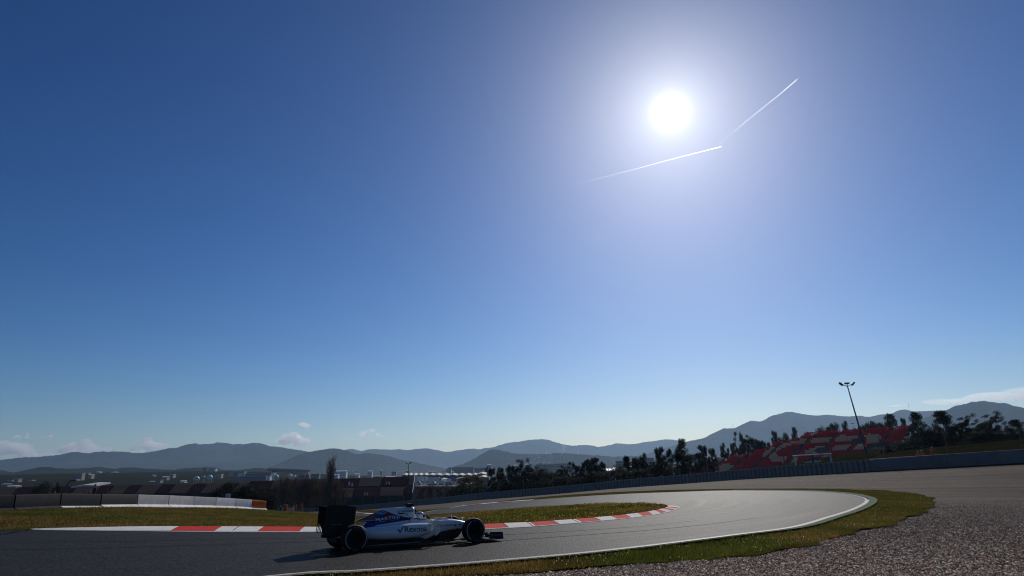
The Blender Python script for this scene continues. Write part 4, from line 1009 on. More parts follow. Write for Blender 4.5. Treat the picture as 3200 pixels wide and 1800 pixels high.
ROWC = [(2893, 1290, 46, 'column', 'd', -8, 'big dark tree rising right of the grandstand end'), (2936, 1325, 24, 'bush', 'd', -6, 'low dark tree between the two biggest trees on the bank'), (2976, 1282, 48, 'column', 'd', -13, 'tallest leaning dark tree on the bank at the right'), (3000, 1330, 34, 'bush', 'd', -5, 'dark shrub under the tallest leaning tree'),
        (3032, 1321, 40, 'column', 'd', -10, 'dark pointed tree right of the tallest leaning one'), (3056, 1297, 40, 'airy', 'd', -12, 'sparse umbrella-shaped tree on the bank'), (3088, 1322, 36, 'bush', 'd', -5, 'dense low tree right of the umbrella-shaped one'), (3108, 1319, 30, 'column', 'd', -10, 'small pointed leaning tree near the right edge'),
        (3145, 1288, 44, 'airy', 'd', -14, 'tall sparse leaning tree near the right edge'), (3172, 1335, 40, 'bush', 'd', 0, 'dark low shrub below the tall sparse tree'), (3197, 1311, 34, 'column', 'd', -8, 'dark tree cut off by the right edge of the picture'), (2862, 1330, 30, 'bush', 'd', 0, 'dark shrub against the right end of the stand'), (2915, 1345, 44, 'bush', 'd', 0, 'wide dark shrub under the big tree right of the stand'),
        (2955, 1350, 44, 'bush', 'd', 0, 'wide dark shrub left of the tallest leaning tree'), (3060, 1350, 50, 'bush', 'd', 0, 'wide dark shrub below the umbrella-shaped tree'), (3120, 1352, 50, 'bush', 'd', 0, 'wide dark shrub between the last leaning trees'), (2825, 1378, 44, 'bush', 'd', 0, 'dark shrub below the right end seats of the stand'), (2770, 1392, 50, 'bush', 'd', 0, 'dark shrub under the last cream seats of the stand')]
for px, yt, wd, kd, cl, ln, lb in ROWC:
    tree(px, 1395, yt, wd, 104 if kd != 'bush' else 100, kd, cl, lb, GC, 'gum_tree' if kd != 'bush' else 'dark_shrub', ln, 'tree' if kd != 'bush' else 'shrub')
# hedge-like shrubs along the back of the tyre wall
k = 0
for px in list(range(1420, 1760, 26)) + list(range(1760, 2150, 34)):
    k += 1
    tree(px + random.uniform(-6, 6), 1520, float(np.interp(px, [1420, 1600, 1800, 2150], [1527, 1508, 1488, 1452])) + random.uniform(-6, 6), random.uniform(34, 50), wallY(px) + 9, 'bush', 'd', 'dark undergrowth shrub behind the tyre wall, ' + ordinal(k) + ' from the left of its row', 'undergrowth shrubs behind the tyre wall', 'dark_shrub', cat='shrub')
for n_, (px, yt, wd, lb) in enumerate([(718, 1511, 70, 'large dark bush right of the last seat sections behind the pale blocks'), (775, 1512, 64, 'large dark bush behind the orange end block'), (822, 1532, 52, 'lower dark bush right of the orange end block'), (680, 1532, 40, 'low dark bush behind the pale blocks left of the marker board'), (848, 1545, 50, 'dark bush beside the marshal post'), (742, 1528, 60, 'dark bush between the two large ones')]):
    tree(px, 1560, yt, wd, 122, 'bush', 'd', lb, 'dark bushes behind the block barrier', 'dark_bush', cat='bush')
for n_, (px, yt, wd) in enumerate([(885, 1500, 42), (915, 1496, 44), (945, 1500, 40), (972, 1498, 44), (1000, 1502, 40), (1048, 1506, 42), (860, 1515, 36), (1072, 1525, 30), (930, 1520, 40), (990, 1522, 44), (1022, 1515, 40), (1320, 1522, 30), (1345, 1519, 30), (1372, 1520, 30), (1398, 1522, 30), (1424, 1524, 28), (1310, 1530, 26)]):
    tree(px, 1570, yt, wd, (178 if px < 1100 else 165) + random.uniform(-5, 5), 'bare', 'b', 'leafless brown winter tree, ' + ordinal(n_ + 1) + (' in the thicket left of the two tier stand' if px < 1100 else ' in the thicket right of the two tier stand'), 'leafless brown thickets', 'bare_tree')
tree(1031, 1560, 1430, 36, 175, 'bare', 'n', 'tall slender leafless poplar left of the two tier stand', None, 'poplar')
tree(1024, 1560, 1452, 22, 176, 'bare', 'n', 'shorter leafless poplar beside the tall one', None, 'poplar')
tree(176, 1550, 1510, 13, 118, 'column', 'd', 'small dark cypress behind the second barrier block', None, 'cypress')
tree(140, 1550, 1512, 46, 120, 'bush', 'd', 'dark rounded bush left of the small cypress', None, 'dark_bush', cat='bush')
tree(1522, 1470, 1454, 11, 640, 'round', 'd', 'lone round tree beyond the factory roofs', None, 'round_tree')
# ------------------------------------------------------------------ hills
def hills(name, ridge, Y, depth, foot_drop, mat, seed, rough=1.0, label=None):
    """one range: the traced skyline at distance Y, falling to the valley in front and behind"""
    P = np.array(ridge, float); n = max(140, int((P[-1, 0] - P[0, 0]) / 3.0)); r = np.random.default_rng(seed)
    xs = np.linspace(P[0, 0], P[-1, 0], n)
    ys = resample([tuple(q) for q in P], 2000); o = np.argsort(ys[:, 0]); ysv = np.interp(xs, ys[o, 0], ys[o, 1])
    ysv = ysv + np.convolve(r.normal(0, .9 * rough, n + 6), np.ones(3) / 3, 'same')[:n]
    R = np.array([at(x, y, Y) for x, y in zip(xs, ysv)]); R[:, :2] *= (1 + .03 * np.sin(xs / 170 + seed))[:, None]
    base = T(R[:, 0], R[:, 1]) - foot_drop; Hh = np.maximum(R[:, 2] - base, 1.0)
    kk = np.ones(25) / 25; bs_ = np.convolve(np.pad(base, 12, 'edge'), kk, 'valid'); Hh = R[:, 2] - bs_; Hs = np.minimum(np.convolve(np.pad(Hh, 12, 'edge'), kk, 'valid'), Hh + 1e9); dH = Hh - Hs
    m = 46; ts = np.linspace(-1, 1, m); V = np.empty((n, m, 3))
    U = R[:, :2] / np.linalg.norm(R[:, :2], axis=1)[:, None]
    gx = np.arange(n) / 7.0
    for j_, t in enumerate(ts):
        prof = (1 - abs(t)) ** 1.15
        q_ = (R[:, :2] + U * (t * depth)) / 1000.0 + 40
        gul = vnoise(q_ * 1.6, 1.0, seed) * .55 + vnoise(q_ * 4.1, 1.0, seed + 1) * .3 + vnoise(q_ * 9.0, 1.0, seed + 2) * .15
        k = prof * (1 - (.55 * (gul) * (1 - abs(2 * prof - 1) ** 2)))
        V[:, j_, :2] = R[:, :2] + U * (t * depth)
        V[:, j_, 2] = bs_ + Hs * k + dH * prof ** 5
    i, j = np.meshgrid(np.arange(n - 1), np.arange(m - 1), indexing='ij'); a = (i * m + j).ravel()
    me = fastmesh(name, V.reshape(-1, 3), np.stack([a, a + m, a + m + 1, a + 1], 1), mat, smooth=True)
    return tag(link(name, me), kind='structure')
MH1, MH2 = hillmat('wooded_hillside'), hillmat('near_wooded_hill', .8)
RL = [(-260, 1450), (-120, 1440), (0, 1433.7), (68, 1426), (96, 1427), (187, 1419), (235, 1409.5), (275, 1414), (308, 1409.5), (383, 1409.5), (424, 1413.5), (464, 1410.5), (535, 1395), (550, 1395), (580, 1384), (611, 1379), (626, 1381.7), (661, 1379.7), (684, 1374), (727, 1379.7), (744, 1378.7), (762, 1380.7), (797, 1375), (822, 1378), (843, 1386), (868, 1388), (923, 1398), (979, 1408), (1050, 1425), (1150, 1445), (1300, 1472), (1400, 1484)]
hills('mountain', RL, 6400, 1500, 12, MH1, 3)
hills('mountain', [(800, 1476), (860, 1452), (920, 1426), (960, 1412), (1017, 1403), (1047, 1400.5), (1085, 1407), (1104, 1415.5), (1126, 1417), (1148, 1413.6), (1170, 1417), (1197, 1419.6), (1224, 1425), (1246, 1433), (1289, 1441), (1343, 1452), (1398, 1462), (1480, 1478)], 5000, 900, 10, MH1, 5)
hills('mountain', [(900, 1440), (1000, 1415), (1066, 1401), (1099, 1395), (1131, 1402.5), (1150, 1396.5), (1180, 1398), (1224, 1400.5), (1251, 1398), (1275, 1400.5), (1322, 1396.5), (1360, 1401), (1390, 1408), (1400, 1408.7), (1474, 1399), (1493, 1402), (1549, 1393), (1580, 1383), (1617, 1378), (1664, 1372), (1704, 1371.4), (1729, 1377.6), (1757, 1384.8), (1788, 1390), (1835, 1386), (1875, 1391), (1928, 1379), (1971, 1382), (2021, 1373), (2083, 1364.6), (2114, 1368), (2145, 1376), (2250, 1392), (2400, 1425)], 8600, 1500, 20, MH1, 8)
hills('hill', [(1380, 1470), (1420, 1455), (1462, 1440), (1502, 1418), (1537, 1400), (1574, 1407), (1611, 1415.5), (1648, 1417), (1710, 1417.4), (1735, 1414), (1773, 1415.5), (1850, 1421), (1912, 1425), (1990, 1424), (2052, 1430), (2140, 1440), (2250, 1455)], 4300, 900, 10, MH1, 13)
hills('mountain', [(1930, 1450), (2010, 1420), (2080, 1398), (2146, 1378), (2177, 1372), (2205, 1364), (2224, 1353), (2249, 1341), (2264, 1335), (2292, 1335.7), (2311, 1327), (2330, 1317.7), (2348, 1310), (2379, 1311), (2407, 1294), (2438, 1283.5), (2469, 1277), (2504, 1283), (2550, 1289), (2581, 1286), (2628, 1290), (2668, 1290), (2687, 1287.6), (2712, 1290.7), (2746, 1282), (2783, 1278), (2802, 1269.6), (2827, 1266), (2858, 1272.7), (2900, 1272), (2927, 1273), (2967, 1272.5), (3050, 1276), (3200, 1282), (3450, 1300)], 6000, 1300, 10, MH1, 17)
hills('hill', [(2780, 1350), (2860, 1318), (2920, 1293), (2952, 1281), (2974, 1270), (2984, 1265), (3014, 1258), (3038, 1251), (3073, 1247), (3101, 1250), (3127, 1252), (3141, 1252), (3165, 1259), (3200, 1265), (3400, 1290), (3700, 1330)], 4200, 900, 10, MH1, 19)
hills('low_hill', [(-300, 1478), (-150, 1470), (0, 1470), (16, 1472), (40, 1477), (82, 1469), (101, 1465), (127, 1460), (156, 1460), (179, 1463.6), (212, 1465), (261, 1463), (310, 1458.7), (326, 1460), (355, 1464.5), (383, 1460), (420, 1459.6), (471, 1463), (525, 1466), (543, 1466), (570, 1462), (614, 1458), (650, 1458), (682, 1460), (696, 1467), (739, 1468), (784, 1463), (811, 1461), (837, 1464), (900, 1471), (1000, 1482), (1080, 1490)], 2300, 420, 6, MH2, 23, .8)

# ------------------------------------------------------------------ town in the valley
def bmat(name, c): return surf(name, c, .75, .08, .12)
BW, BG, BB, BT, BP, BR_, BO = bmat('white_render', (.80, .78, .74)), bmat('grey_cladding', (.26, .28, .31)), bmat('blue_grey_cladding', (.12, .16, .22)), bmat('tan_render', (.36, .28, .21)), bmat('pink_render', (.46, .33, .29)), bmat('roof_tile', (.26, .13, .09)), bmat('green_glass_cladding', (.16, .22, .21))
M_ROOFW = surf('pale_metal_roof', (.34, .31, .27), .7, .05, .12); M_GLINT = surf('white_sheet_roof', (.78, .76, .72), .38, 1, .08)
M_WINDOW = surf('dark_window', (.03, .035, .045), .25, 1, .1)
def building(px0, px1, yt, yb, Y, mat, label, roof='flat', roofmat=None, group=None, wins=0, name='building', depth=None, cat='building'):
    a, b = at(px0, yb, Y), at(px1, yb, Y); top = at((px0 + px1) / 2, yt, Y)[2]; W_ = b[0] - a[0]; zb = min(a[2], b[2], Tz(a[0], a[1])) - 4; H_ = top - zb
    o = empty(name, ((a[0] + b[0]) / 2, Y, zb)); tag(o, label, cat, group); D_ = depth or max(8, W_ * .6)
    vis = a[2] - zb; rh = min(.34 * D_ / 2, .6 * (H_ - vis)) if roof == 'gable' else 0.0; H_ -= rh
    mb = MB(); mb.box((0, D_ / 2, H_ / 2), (W_, D_, H_)); mb.build('wall', mat, o)
    mb = MB(); rm = roofmat or (M_GLINT if mat is BW else M_ROOFW)
    if roof == 'flat': mb.box((0, D_ / 2, H_ + .35), (W_ + .8, D_ + .8, .7))
    elif roof == 'gable':
        rg = [[(x, -.5, H_ - .1), (x, D_ + .5, H_ - .1), (x, D_ / 2, H_ + rh)] for x in (-W_ / 2 - .4, W_ / 2 + .4)]; mb.rings(rg)
    mb.build('roof', rm, o)
    if wins:
        nx, nz = wins
        wm = MB(); wm.box((0, 0, 0), (W_ / nx * .62, .3, (H_ - vis) / nz * .42)); wme = wm.mesh('window', M_WINDOW)
        for i in range(nx):
            for j in range(nz):
                ww = link('window', wme, o); ww.location = (-W_ / 2 + W_ * (i + .5) / nx, -.08, vis + (H_ - vis) * (j + .5) / nz)
    return o
g = lambda x, y: (400 + x / 5.6, 1420 + y / 5.6)
TB = [(727, 762, 1475, 1485, 1150, BG, 'lilac-grey box building with a bright roof edge left of the long blue-grey hall', 'flat', (5, 2)), (712, 729, 1475.5, 1484, 1180, BP, 'low annex with a thin white roof left of the lilac-grey box', 'flat', None),
      (764, 846, 1480, 1487, 1120, BB, 'long blue-grey factory hall in the left valley', 'flat', None), (748, 830, 1489, 1500, 1000, BB, 'dark blue factory block below the long hall', 'flat', (9, 2)),
      (848, 856, 1479, 1490, 1020, BW, 'small white tower at the right end of the long hall', 'flat', None), (836, 843, 1488, 1495, 1000, BW, 'short white block left of the small white tower', 'flat', None),
      (632, 646, 1464, 1476, 1650, BG, 'grey office tower on the dark hill', 'flat', (4, 4)), (646, 672, 1466, 1479, 1640, BW, 'white banded office building on the dark hill', 'flat', (1, 4)), (664, 676, 1478.5, 1482, 1500, BW, 'bright white shed under the banded offices', 'flat', None),
      (474, 498, 1481, 1488, 1450, BP, 'pinkish warehouse in the left valley', 'flat', None), (516, 528, 1486, 1489, 1400, BW, 'small bright white shed right of the pinkish warehouse', 'gable', None), (301, 313, 1473.5, 1476, 1700, BW, 'tiny white hall on the dark slope, left of two', 'gable', None), (351, 363, 1474, 1478.5, 1700, BW, 'tiny white hall on the dark slope, right of two', 'gable', None),
      (299, 306, 1484.5, 1487, 1500, BW, 'tiny pale house below the left white hall', 'gable', None), (321, 331, 1484, 1486.5, 1500, BW, 'tiny pale house between the two white halls', 'gable', None), (268, 345, 1477, 1482, 1720, BB, 'long dim blue hall under the two tiny white halls', 'flat', None),
      (484, 500, 1501.5, 1509, 900, BG, 'grey block above the tan seats of the long stand', 'flat', (3, 2)), (563, 576, 1500.5, 1506, 900, BW, 'pale low house left of the white tank', 'gable', None), (464, 480, 1503, 1508, 950, BG, 'greenish low shed left of the grey block', 'gable', None),
      (934, 951, 1483, 1496, 900, BO, 'green glass-clad block left of the poplar', 'flat', (2, 1)), (951, 965, 1483, 1495, 905, BB, 'blue block beside the green glass-clad one', 'flat', None), (924, 962, 1476, 1482, 1100, BP, 'long pinkish building behind the green glass block', 'flat', None), (967, 996, 1482, 1491, 950, BB, 'blue-grey hall with a white front edge left of the poplar', 'flat', (4, 1)),
      (1048, 1081, 1469.5, 1479, 1000, BW, 'low hall with a white roof right of the poplar', 'gable', None), (1045, 1056, 1481, 1487, 900, BW, 'small white house right of the poplar', 'gable', None), (1108, 1121, 1479, 1488, 880, BW, 'white stepped building above the two tier stand', 'gable', None), (1149, 1162, 1470, 1481, 1000, BW, 'plain white square building above the two tier stand', 'gable', None),
      (1167, 1186, 1485, 1492, 800, BP, 'pale villa beside the right end of the two tier stand', 'gable', None), (1205, 1232, 1487, 1492, 800, BW, 'low white shed just above the top seats of the two tier stand', 'gable', None), (1062, 1070, 1474, 1479, 1300, BW, 'tiny white shop left of the three bright tanks', 'gable', None),
      (1585, 1606, 1456, 1464, 900, BG, 'grey house with white roof behind the dark gum trees', 'gable', None), (1680, 1730, 1452, 1462, 1500, BT, 'brown apartment row behind the trees, left one', 'flat', (8, 2)), (1732, 1790, 1449, 1461, 1520, BT, 'brown apartment row behind the trees, right one', 'flat', (9, 2)), (1928, 1960, 1442, 1462, 900, BP, 'tan apartment block in the bright gap between tree clumps', 'flat', (4, 3)), (1990, 2044, 1432, 1450, 1200, BT, 'long brown block glimpsed above the second tree clump', 'flat', (8, 3)),
      (1898, 1922, 1464, 1476, 500, BW, 'white-roofed shed in the gap between the tree clumps', 'gable', None), (1400, 1480, 1461, 1466, 1500, BT, 'long low beige sheds beyond the factory roofs', 'flat', None), (1482, 1530, 1463, 1467, 1400, BG, 'grey low shed beyond the factory roofs', 'flat', None), (1394, 1410, 1466, 1469, 1000, BW, 'white flat shed on the slope above the factory roofs', 'flat', None),
      (1268, 1276, 1469, 1474, 1300, BT, 'tan little house left of the slim floodlight mast', 'gable', None), (5, 24, 1510, 1516, 800, BG, 'grey low house at the far left', 'gable', None), (36, 50, 1516, 1520, 700, BW, 'white low shed at the far left above the dark seats', 'gable', None)]
for (a, b, yt, yb, Y, mt, lb, rf, wn_) in TB: building(a, b, yt, yb, Y, mt, lb, rf, None, 'buildings of the valley town', wn_)
# houses scattered on the wooded slope
for n_, (px, py) in enumerate([(1757, 1419), (1722, 1420.5), (1755, 1424), (1709, 1429), (1762, 1429.5), (1756, 1430), (1685, 1431), (1670, 1437), (1707, 1441), (1701, 1445), (1680, 1446), (1714, 1446), (1668, 1447), (1654, 1447.5)]):
    building(px - 2.2, px + 2.2, py - 1.6, py + 1, 3300, BW, 'tiny white house on the distant wooded slope, ' + ordinal(n_ + 1) + ' counting down from the ridge', 'gable', M_ROOFW, 'tiny white houses on the far slope', None, 'house', cat='house')
rt_ = random.Random(77)
for n_ in range(46):
    if n_ < 26: px = rt_.uniform(20, 850); py = np.interp(px, [0, 400, 850], [1492, 1490, 1486]) + rt_.uniform(-10, 15); Y = rt_.uniform(950, 1500)
    elif n_ < 32: px = rt_.uniform(1190, 1420); py = 1478 + rt_.uniform(-6, 5); Y = rt_.uniform(1200, 1600)
    else: px = rt_.uniform(1420, 2050); py = np.interp(px, [1400, 2050], [1464, 1452]) + rt_.uniform(-8, 10); Y = rt_.uniform(1300, 1900)
    w2 = rt_.uniform(2.5, 9); h_ = rt_.uniform(1.8, 4.5)
    building(px - w2, px + w2, py - h_, py, Y, rt_.choice([BW, BT, BG, BP]), 'small pale building scattered through the hazy valley town', rt_.choice(['flat', 'gable']), M_GLINT, 'small pale buildings scattered in the valley', None, 'small_building')
# round tanks
def tank(px, py, rpx, Y, mat, label, name='storage_tank'):
    c = at(px, py, Y); r = rpx / F * Y; z0 = Tz(c[0], c[1]) - 3
    o = empty(name, (c[0], c[1], z0)); tag(o, label, 'tank', 'round tanks in the valley')
    mb = MB(); mb.ball((0, 0, c[2] - z0), r, 20, 12); mb.build('shell', mat, o, True)
    for k in range(6):
        a = k * math.pi / 3; mb = MB(); mb.tube([(r * .85 * math.cos(a), r * .85 * math.sin(a), 0), (r * .9 * math.cos(a), r * .9 * math.sin(a), c[2] - z0)], r * .06, 6); mb.build('leg', M_WHITEMETAL, o)
M_TANK = surf('white_tank_paint', (.72, .69, .63), .25, 1, .05, coat=.4)
for px, py, r, Y, lb in [(614, 1497, 8.5, 760, 'white spherical tank above the long stand, left one'), (655, 1493, 8.5, 800, 'cream spherical tank above the long stand, right one'), (637, 1491, 4, 900, 'small white spherical tank between the two big ones'), (863, 1491, 8, 900, 'pinkish domed tank right of the small white tower'), (906, 1489, 7.5, 900, 'grey domed tank left of the green glass block'), (921, 1490, 4.5, 880, 'small white tank beside the grey domed one'),
                         (1090, 1473.5, 2.6, 1000, 'bright little white tank, left of three in a row'), (1101, 1473.5, 2.6, 1000, 'bright little white tank, middle of three in a row'), (1114, 1473, 2.6, 1000, 'bright little white tank, right of three in a row')]:
    tank(px, py, r, Y, M_TANK, lb)
# pale ploughed fields on the valley side
mb = MB()
for k_, pts in enumerate([[(836, 1463), (900, 1465), (970, 1469), (968, 1471), (900, 1469.5), (850, 1467)]]):
    P = [at(x, y, 1750) for x, y in pts]
    mb.add(list(P) + [p - np.array([0, 0, 6]) for p in P], [tuple(range(6)), tuple(range(11, 5, -1))] + [(i, i + 6, (i + 1) % 6 + 6, (i + 1) % 6) for i in range(6)])
o = mb.build('field', surf('ploughed_field', (.36, .30, .21), .9, .02, .2)); o['kind'] = 'structure'

# factory halls with zig-zag roofs
fx = lambda x: 1240 + x / 7.156
fy = lambda y: 1420 + y / 7.156
def zigzag(label, xs, ylow, yhigh, Y, slope_px, skew, wallh):
    """a hall of gabled bays; ridges run back from the front"""
    a = at(xs[0], ylow, Y); zb = Tz(a[0], a[1]) - 3
    o = empty('factory_hall', (a[0], Y, zb)); tag(o, label, 'factory', 'factory halls with zig-zag roofs'); I = Matrix.Translation(-Vector(o.location))
    for k in range(len(xs) - 1):
        x0, x1 = xs[k], xs[k + 1]; xm = (x0 + x1) / 2; D = 40.0
        f0, f1, fm = at(x0, ylow, Y), at(x1, ylow, Y), at(xm, ylow - (ylow - yhigh) * .45, Y)
        b0, b1, bm_ = at(x0 + skew, ylow - slope_px, Y + D), at(x1 + skew, ylow - slope_px, Y + D), at(xm + skew, yhigh - slope_px * .55, Y + D)
        mb = MB(); t = np.array([0, 0, .5]); 
        for p in (0, 1):
            q = [f0, fm, bm_, b0] if p == 0 else [fm, f1, b1, bm_]
            mb.add(list(q) + [v - t for v in q], [(0, 1, 2, 3), (7, 6, 5, 4), (0, 4, 5, 1), (1, 5, 6, 2), (2, 6, 7, 3), (3, 7, 4, 0)])
        part(mb, 'roof_gable', M_ROOFW, o, I, False)
        mb = MB(); e = np.array([0, .3, -.1]); g0, g1 = f0 + e, f1 + e
        h0 = [g0, fm + e, g1, (g1[0], g1[1], zb), (g0[0], g0[1], zb)]; h1 = [b0 - t, bm_ - t, b1 - t, (b1[0], b1[1], zb), (b0[0], b0[1], zb)]
        mb.add(h0 + h1, [(0, 1, 2, 3, 4), (9, 8, 7, 6, 5)] + [(i_, i_ + 5, (i_ + 1) % 5 + 5, (i_ + 1) % 5) for i_ in range(2, 5)])
        part(mb, 'wall', BB, o, I, False)
    return o
zigzag('long factory hall with a row of pale zig-zag roof gables in the valley', [fx(v) for v in (110, 230, 330, 440, 560, 680, 840)], fy(468), fy(425), 620, 4.5, 6, 8)
zigzag('factory hall with pale diamond roof slopes right of the long one', [fx(v) for v in (830, 1000, 1170, 1345, 1500, 1660, 1800)], fy(470), fy(428), 560, 4.5, 4, 8)
zigzag('nearer factory hall with two broad pale roof gables beside the stand', [fx(v) for v in (400, 600, 830)], fy(590), fy(548), 470, 4.0, 5, 8)
zigzag('nearer factory hall with one broad pale gable in the middle of the valley', [fx(v) for v in (880, 1150)], fy(578), fy(535), 460, 4.0, 5, 8)
zigzag('pale gabled hall half hidden by the willow-like tree', [fx(v) for v in (1330, 1560)], fy(545), fy(510), 450, 3.5, 5, 8)
zigzag('pale gabled hall left of the first dark gum trees', [fx(v) for v in (1790, 2060)], fy(520), fy(470), 430, 4.0, 4, 8)
zigzag('small pale gabled roof above the gabled hall near the gum trees', [fx(v) for v in (1800, 1985)], fy(440), fy(400), 520, 4.0, 5, 8)
building(fx(1180), fx(1320), fy(560), fy(635), 440, BB, 'blue-walled warehouse behind the parked vehicles', 'flat', None, 'buildings of the valley town', None)

# parked vehicles in front of the factories
def vehicle_meshes(kind):
    b, g_, wh = MB(), MB(), MB()
    if kind == 'van':
        b.prism([(-2.4, .35), (2.4, .35), (2.4, 1.1), (1.75, 1.25), (1.2, 2.1), (-2.4, 2.1)], -.9, .9); g_.prism([(1.2, 1.3), (1.72, 1.3), (1.2, 1.95), (.5, 1.95), (.5, 1.3)], -.91, .91)
    elif kind == 'truck':
        b.prism([(-4.5, .9), (2.2, .9), (2.2, 3.6), (-4.5, 3.6)], -1.2, 1.2); b.prism([(2.4, .6), (4.4, .6), (4.4, 2.0), (4.0, 3.0), (2.4, 3.0)], -1.15, 1.15); g_.prism([(3.2, 1.9), (4.3, 1.9), (4.02, 2.75), (3.2, 2.75)], -1.16, 1.16)
    else:
        b.prism([(-2.1, .3), (2.1, .3), (2.15, .75), (1.1, .92), (.5, 1.4), (-1.2, 1.42), (-1.9, .98), (-2.15, .9)], -.85, .85); g_.prism([(.95, .95), (.45, 1.34), (-1.15, 1.36), (-1.65, .98)], -.86, .86)
    for x in ((-1.4, 1.45) if kind != 'truck' else (-3.2, 3.3)):
        wh.lathe_y([(0, -.95), (.34, -.95), (.34, .95), (0, .95)], 12, 0, (x, 0, .34))
    return b, g_, wh
M_CARW = surf('white_car_paint', (.7, .7, .69), .25, 1, .05, coat=.6); M_CARG = surf('silver_car_paint', (.35, .36, .38), .3, 1, .05, coat=.5); M_CARD = surf('dark_car_paint', (.04, .045, .06), .25, 1, .05, coat=.6); M_RUB = surf('tyre_rubber', (.016, .016, .017), .75, 4, .2); M_GLASS = surf('dark_glass', (.015, .018, .02), .08, 1, .05)
VM = {}
for kd in ('van', 'truck', 'car'):
    b, g_, wh = vehicle_meshes(kd)
    for nm, mt in (('white', M_CARW), ('silver', M_CARG), ('dark', M_CARD)): VM[kd, nm] = (b.mesh('body', mt), g_.mesh('window', M_GLASS), wh.mesh('wheels', M_RUB))
VEH = [(1303, 1516, 'van'), (1314, 1517, 'car'), (1327, 1515.5, 'van'), (1342, 1513, 'truck'), (1352, 1516, 'van'), (1362, 1511, 'truck'), (1372, 1515, 'car'), (1368, 1518, 'van'), (1380, 1514, 'van'), (1388, 1518, 'van'), (1398, 1515.5, 'truck'), (1404, 1518, 'van'), (1417, 1517, 'van'), (1428, 1514, 'car'), (1438, 1517, 'van'), (1450, 1516, 'car'), (1312, 1508, 'truck'), (1325, 1509, 'truck')]
for n_, (px, py, kd) in enumerate(VEH):
    cl = 'white' if n_ % 4 != 3 else 'silver'; p = at(px, py, 385 + (n_ * 7) % 25); 
    o = empty('parked_' + kd, tuple(p), random.choice([0, 0.3, -.4, 1.2])); tag(o, cl + ' ' + kd + ' parked in front of the factory halls, ' + ordinal(n_ + 1) + ' from the two tier stand', kd, 'vehicles parked before the factories')
    for nm, me in zip(('body', 'window', 'wheels'), VM[kd, cl]): link(nm, me, o)
# the sloping lot they stand on
P = [at(1290, 1519.5, 378), at(1475, 1519.5, 378), at(1475, 1503, 425), at(1290, 1503, 425)]; mb = MB(); z = np.array([0, 0, 8.])
mb.add(P + [p - z for p in P], [(0, 1, 2, 3), (7, 6, 5, 4), (0, 4, 5, 1), (1, 5, 6, 2), (2, 6, 7, 3), (3, 7, 4, 0)]); o = mb.build('parking_lot', surf('lot_surface', (.12, .11, .10), .9, .2, .2)); o['kind'] = 'structure'

# ------------------------------------------------------------------ smoke, clouds, contrails
def blob(name, puffs, mat, vox, seed, squash=None):
    r = random.Random(seed); mb = MB()
    for c, rad in puffs: mb.ball(c, rad, 10, 7)
    o = mb.build(name, mat); m = o.modifiers.new('join', 'REMESH'); m.mode = 'VOXEL'; m.voxel_size = vox; return o
M_SMOKE = volmat('smoke', (.92, .93, .95), .006, .3)
for n_, (px, yb, yt, wpx, lb) in enumerate([(1806, 1418, 1408, 9, 'bright white smoke puff on the far wooded ridge'), (1708, 1418, 1408, 10, 'low white smoke drifting along the far ridge'), (1763, 1415, 1392, 12, 'thin pale smoke column above the houses on the ridge')]):
    Y = 4700; pf = []
    for k in range(9):
        f = k / 8; p = at(px + (random.uniform(-.3, .3)) * wpx * f, yb + (yt - yb) * f, Y); s = wpx / F * Y * (.22 + .22 * (1 - f if n_ < 2 else f)); pf.append((tuple(p), (s, s, s * 1.2)))
    tag(blob('smoke', pf, M_SMOKE, 2.4, n_), lb, 'smoke', kind='stuff')
M_CLOUD = volmat('cloud', (1, 1, 1), .0075, .62); M_CLOUD2 = volmat('thin_cloud', (1, 1, 1), .0062, .62)
def cloud(px0, px1, yt, yb, Y, n, label, seed, mat, vox=45):
    r = random.Random(seed); pf = []; k_ = Y / F
    for i in range(n):
        f = r.random(); px = px0 + (px1 - px0) * f; e = math.sin(math.pi * min(max(f, .04), .96)) ** .6
        py = yb - (yb - yt) * e * r.uniform(.1, .8); s = (yb - yt) * k_ * r.uniform(.16, .34) * (.5 + .5 * e)
        p = at(px, py, Y + r.uniform(-200, 200)); pf.append((tuple(p), (s * r.uniform(1.1, 1.7), s * 1.2, s)))
    return tag(blob('cloud', pf, mat, vox, seed), label, 'cloud', 'small clouds along the horizon', 'stuff')
YC = 15500
cloud(37, 104, 1347, 1371, YC, 12, 'small flat cloud above the cloud bank at the far left', 31, M_CLOUD, 34)
cloud(122, 172, 1343, 1372, YC, 10, 'small ragged cloud right of the flat one at the far left', 32, M_CLOUD, 34)
cloud(862, 972, 1350, 1392, YC, 26, 'broad white cloud above the right shoulder of the left mountain', 33, M_CLOUD, 36)
cloud(928, 972, 1317, 1342, YC, 10, 'small puffy cloud just above the broad white one', 34, M_CLOUD, 30)
cloud(1120, 1194, 1339, 1367, YC, 13, 'white wedge-shaped cloud above the middle hills', 35, M_CLOUD, 30)
cloud(1072, 1112, 1362, 1378, YC, 8, 'faint little cloud left of the wedge-shaped one', 36, M_CLOUD2, 30)
cloud(405, 530, 1368, 1412, YC, 22, 'pale cloud resting on the left mountain ridge', 37, M_CLOUD2, 45)
cloud(180, 350, 1368, 1420, YC, 26, 'grey cloud bank behind the left ridge', 38, M_CLOUD2, 55)
cloud(-120, 190, 1370, 1440, YC + 400, 34, 'wide dull cloud bank at the far left horizon', 39, M_CLOUD2, 60)
cloud(752, 790, 1319, 1326, YC, 6, 'tiny streak of cloud over the left mountain', 40, M_CLOUD2, 24)
M_CIRRUS = volmat('cirrus', (1, 1, 1), .0019, .6)
pf = []; rr_ = random.Random(50)
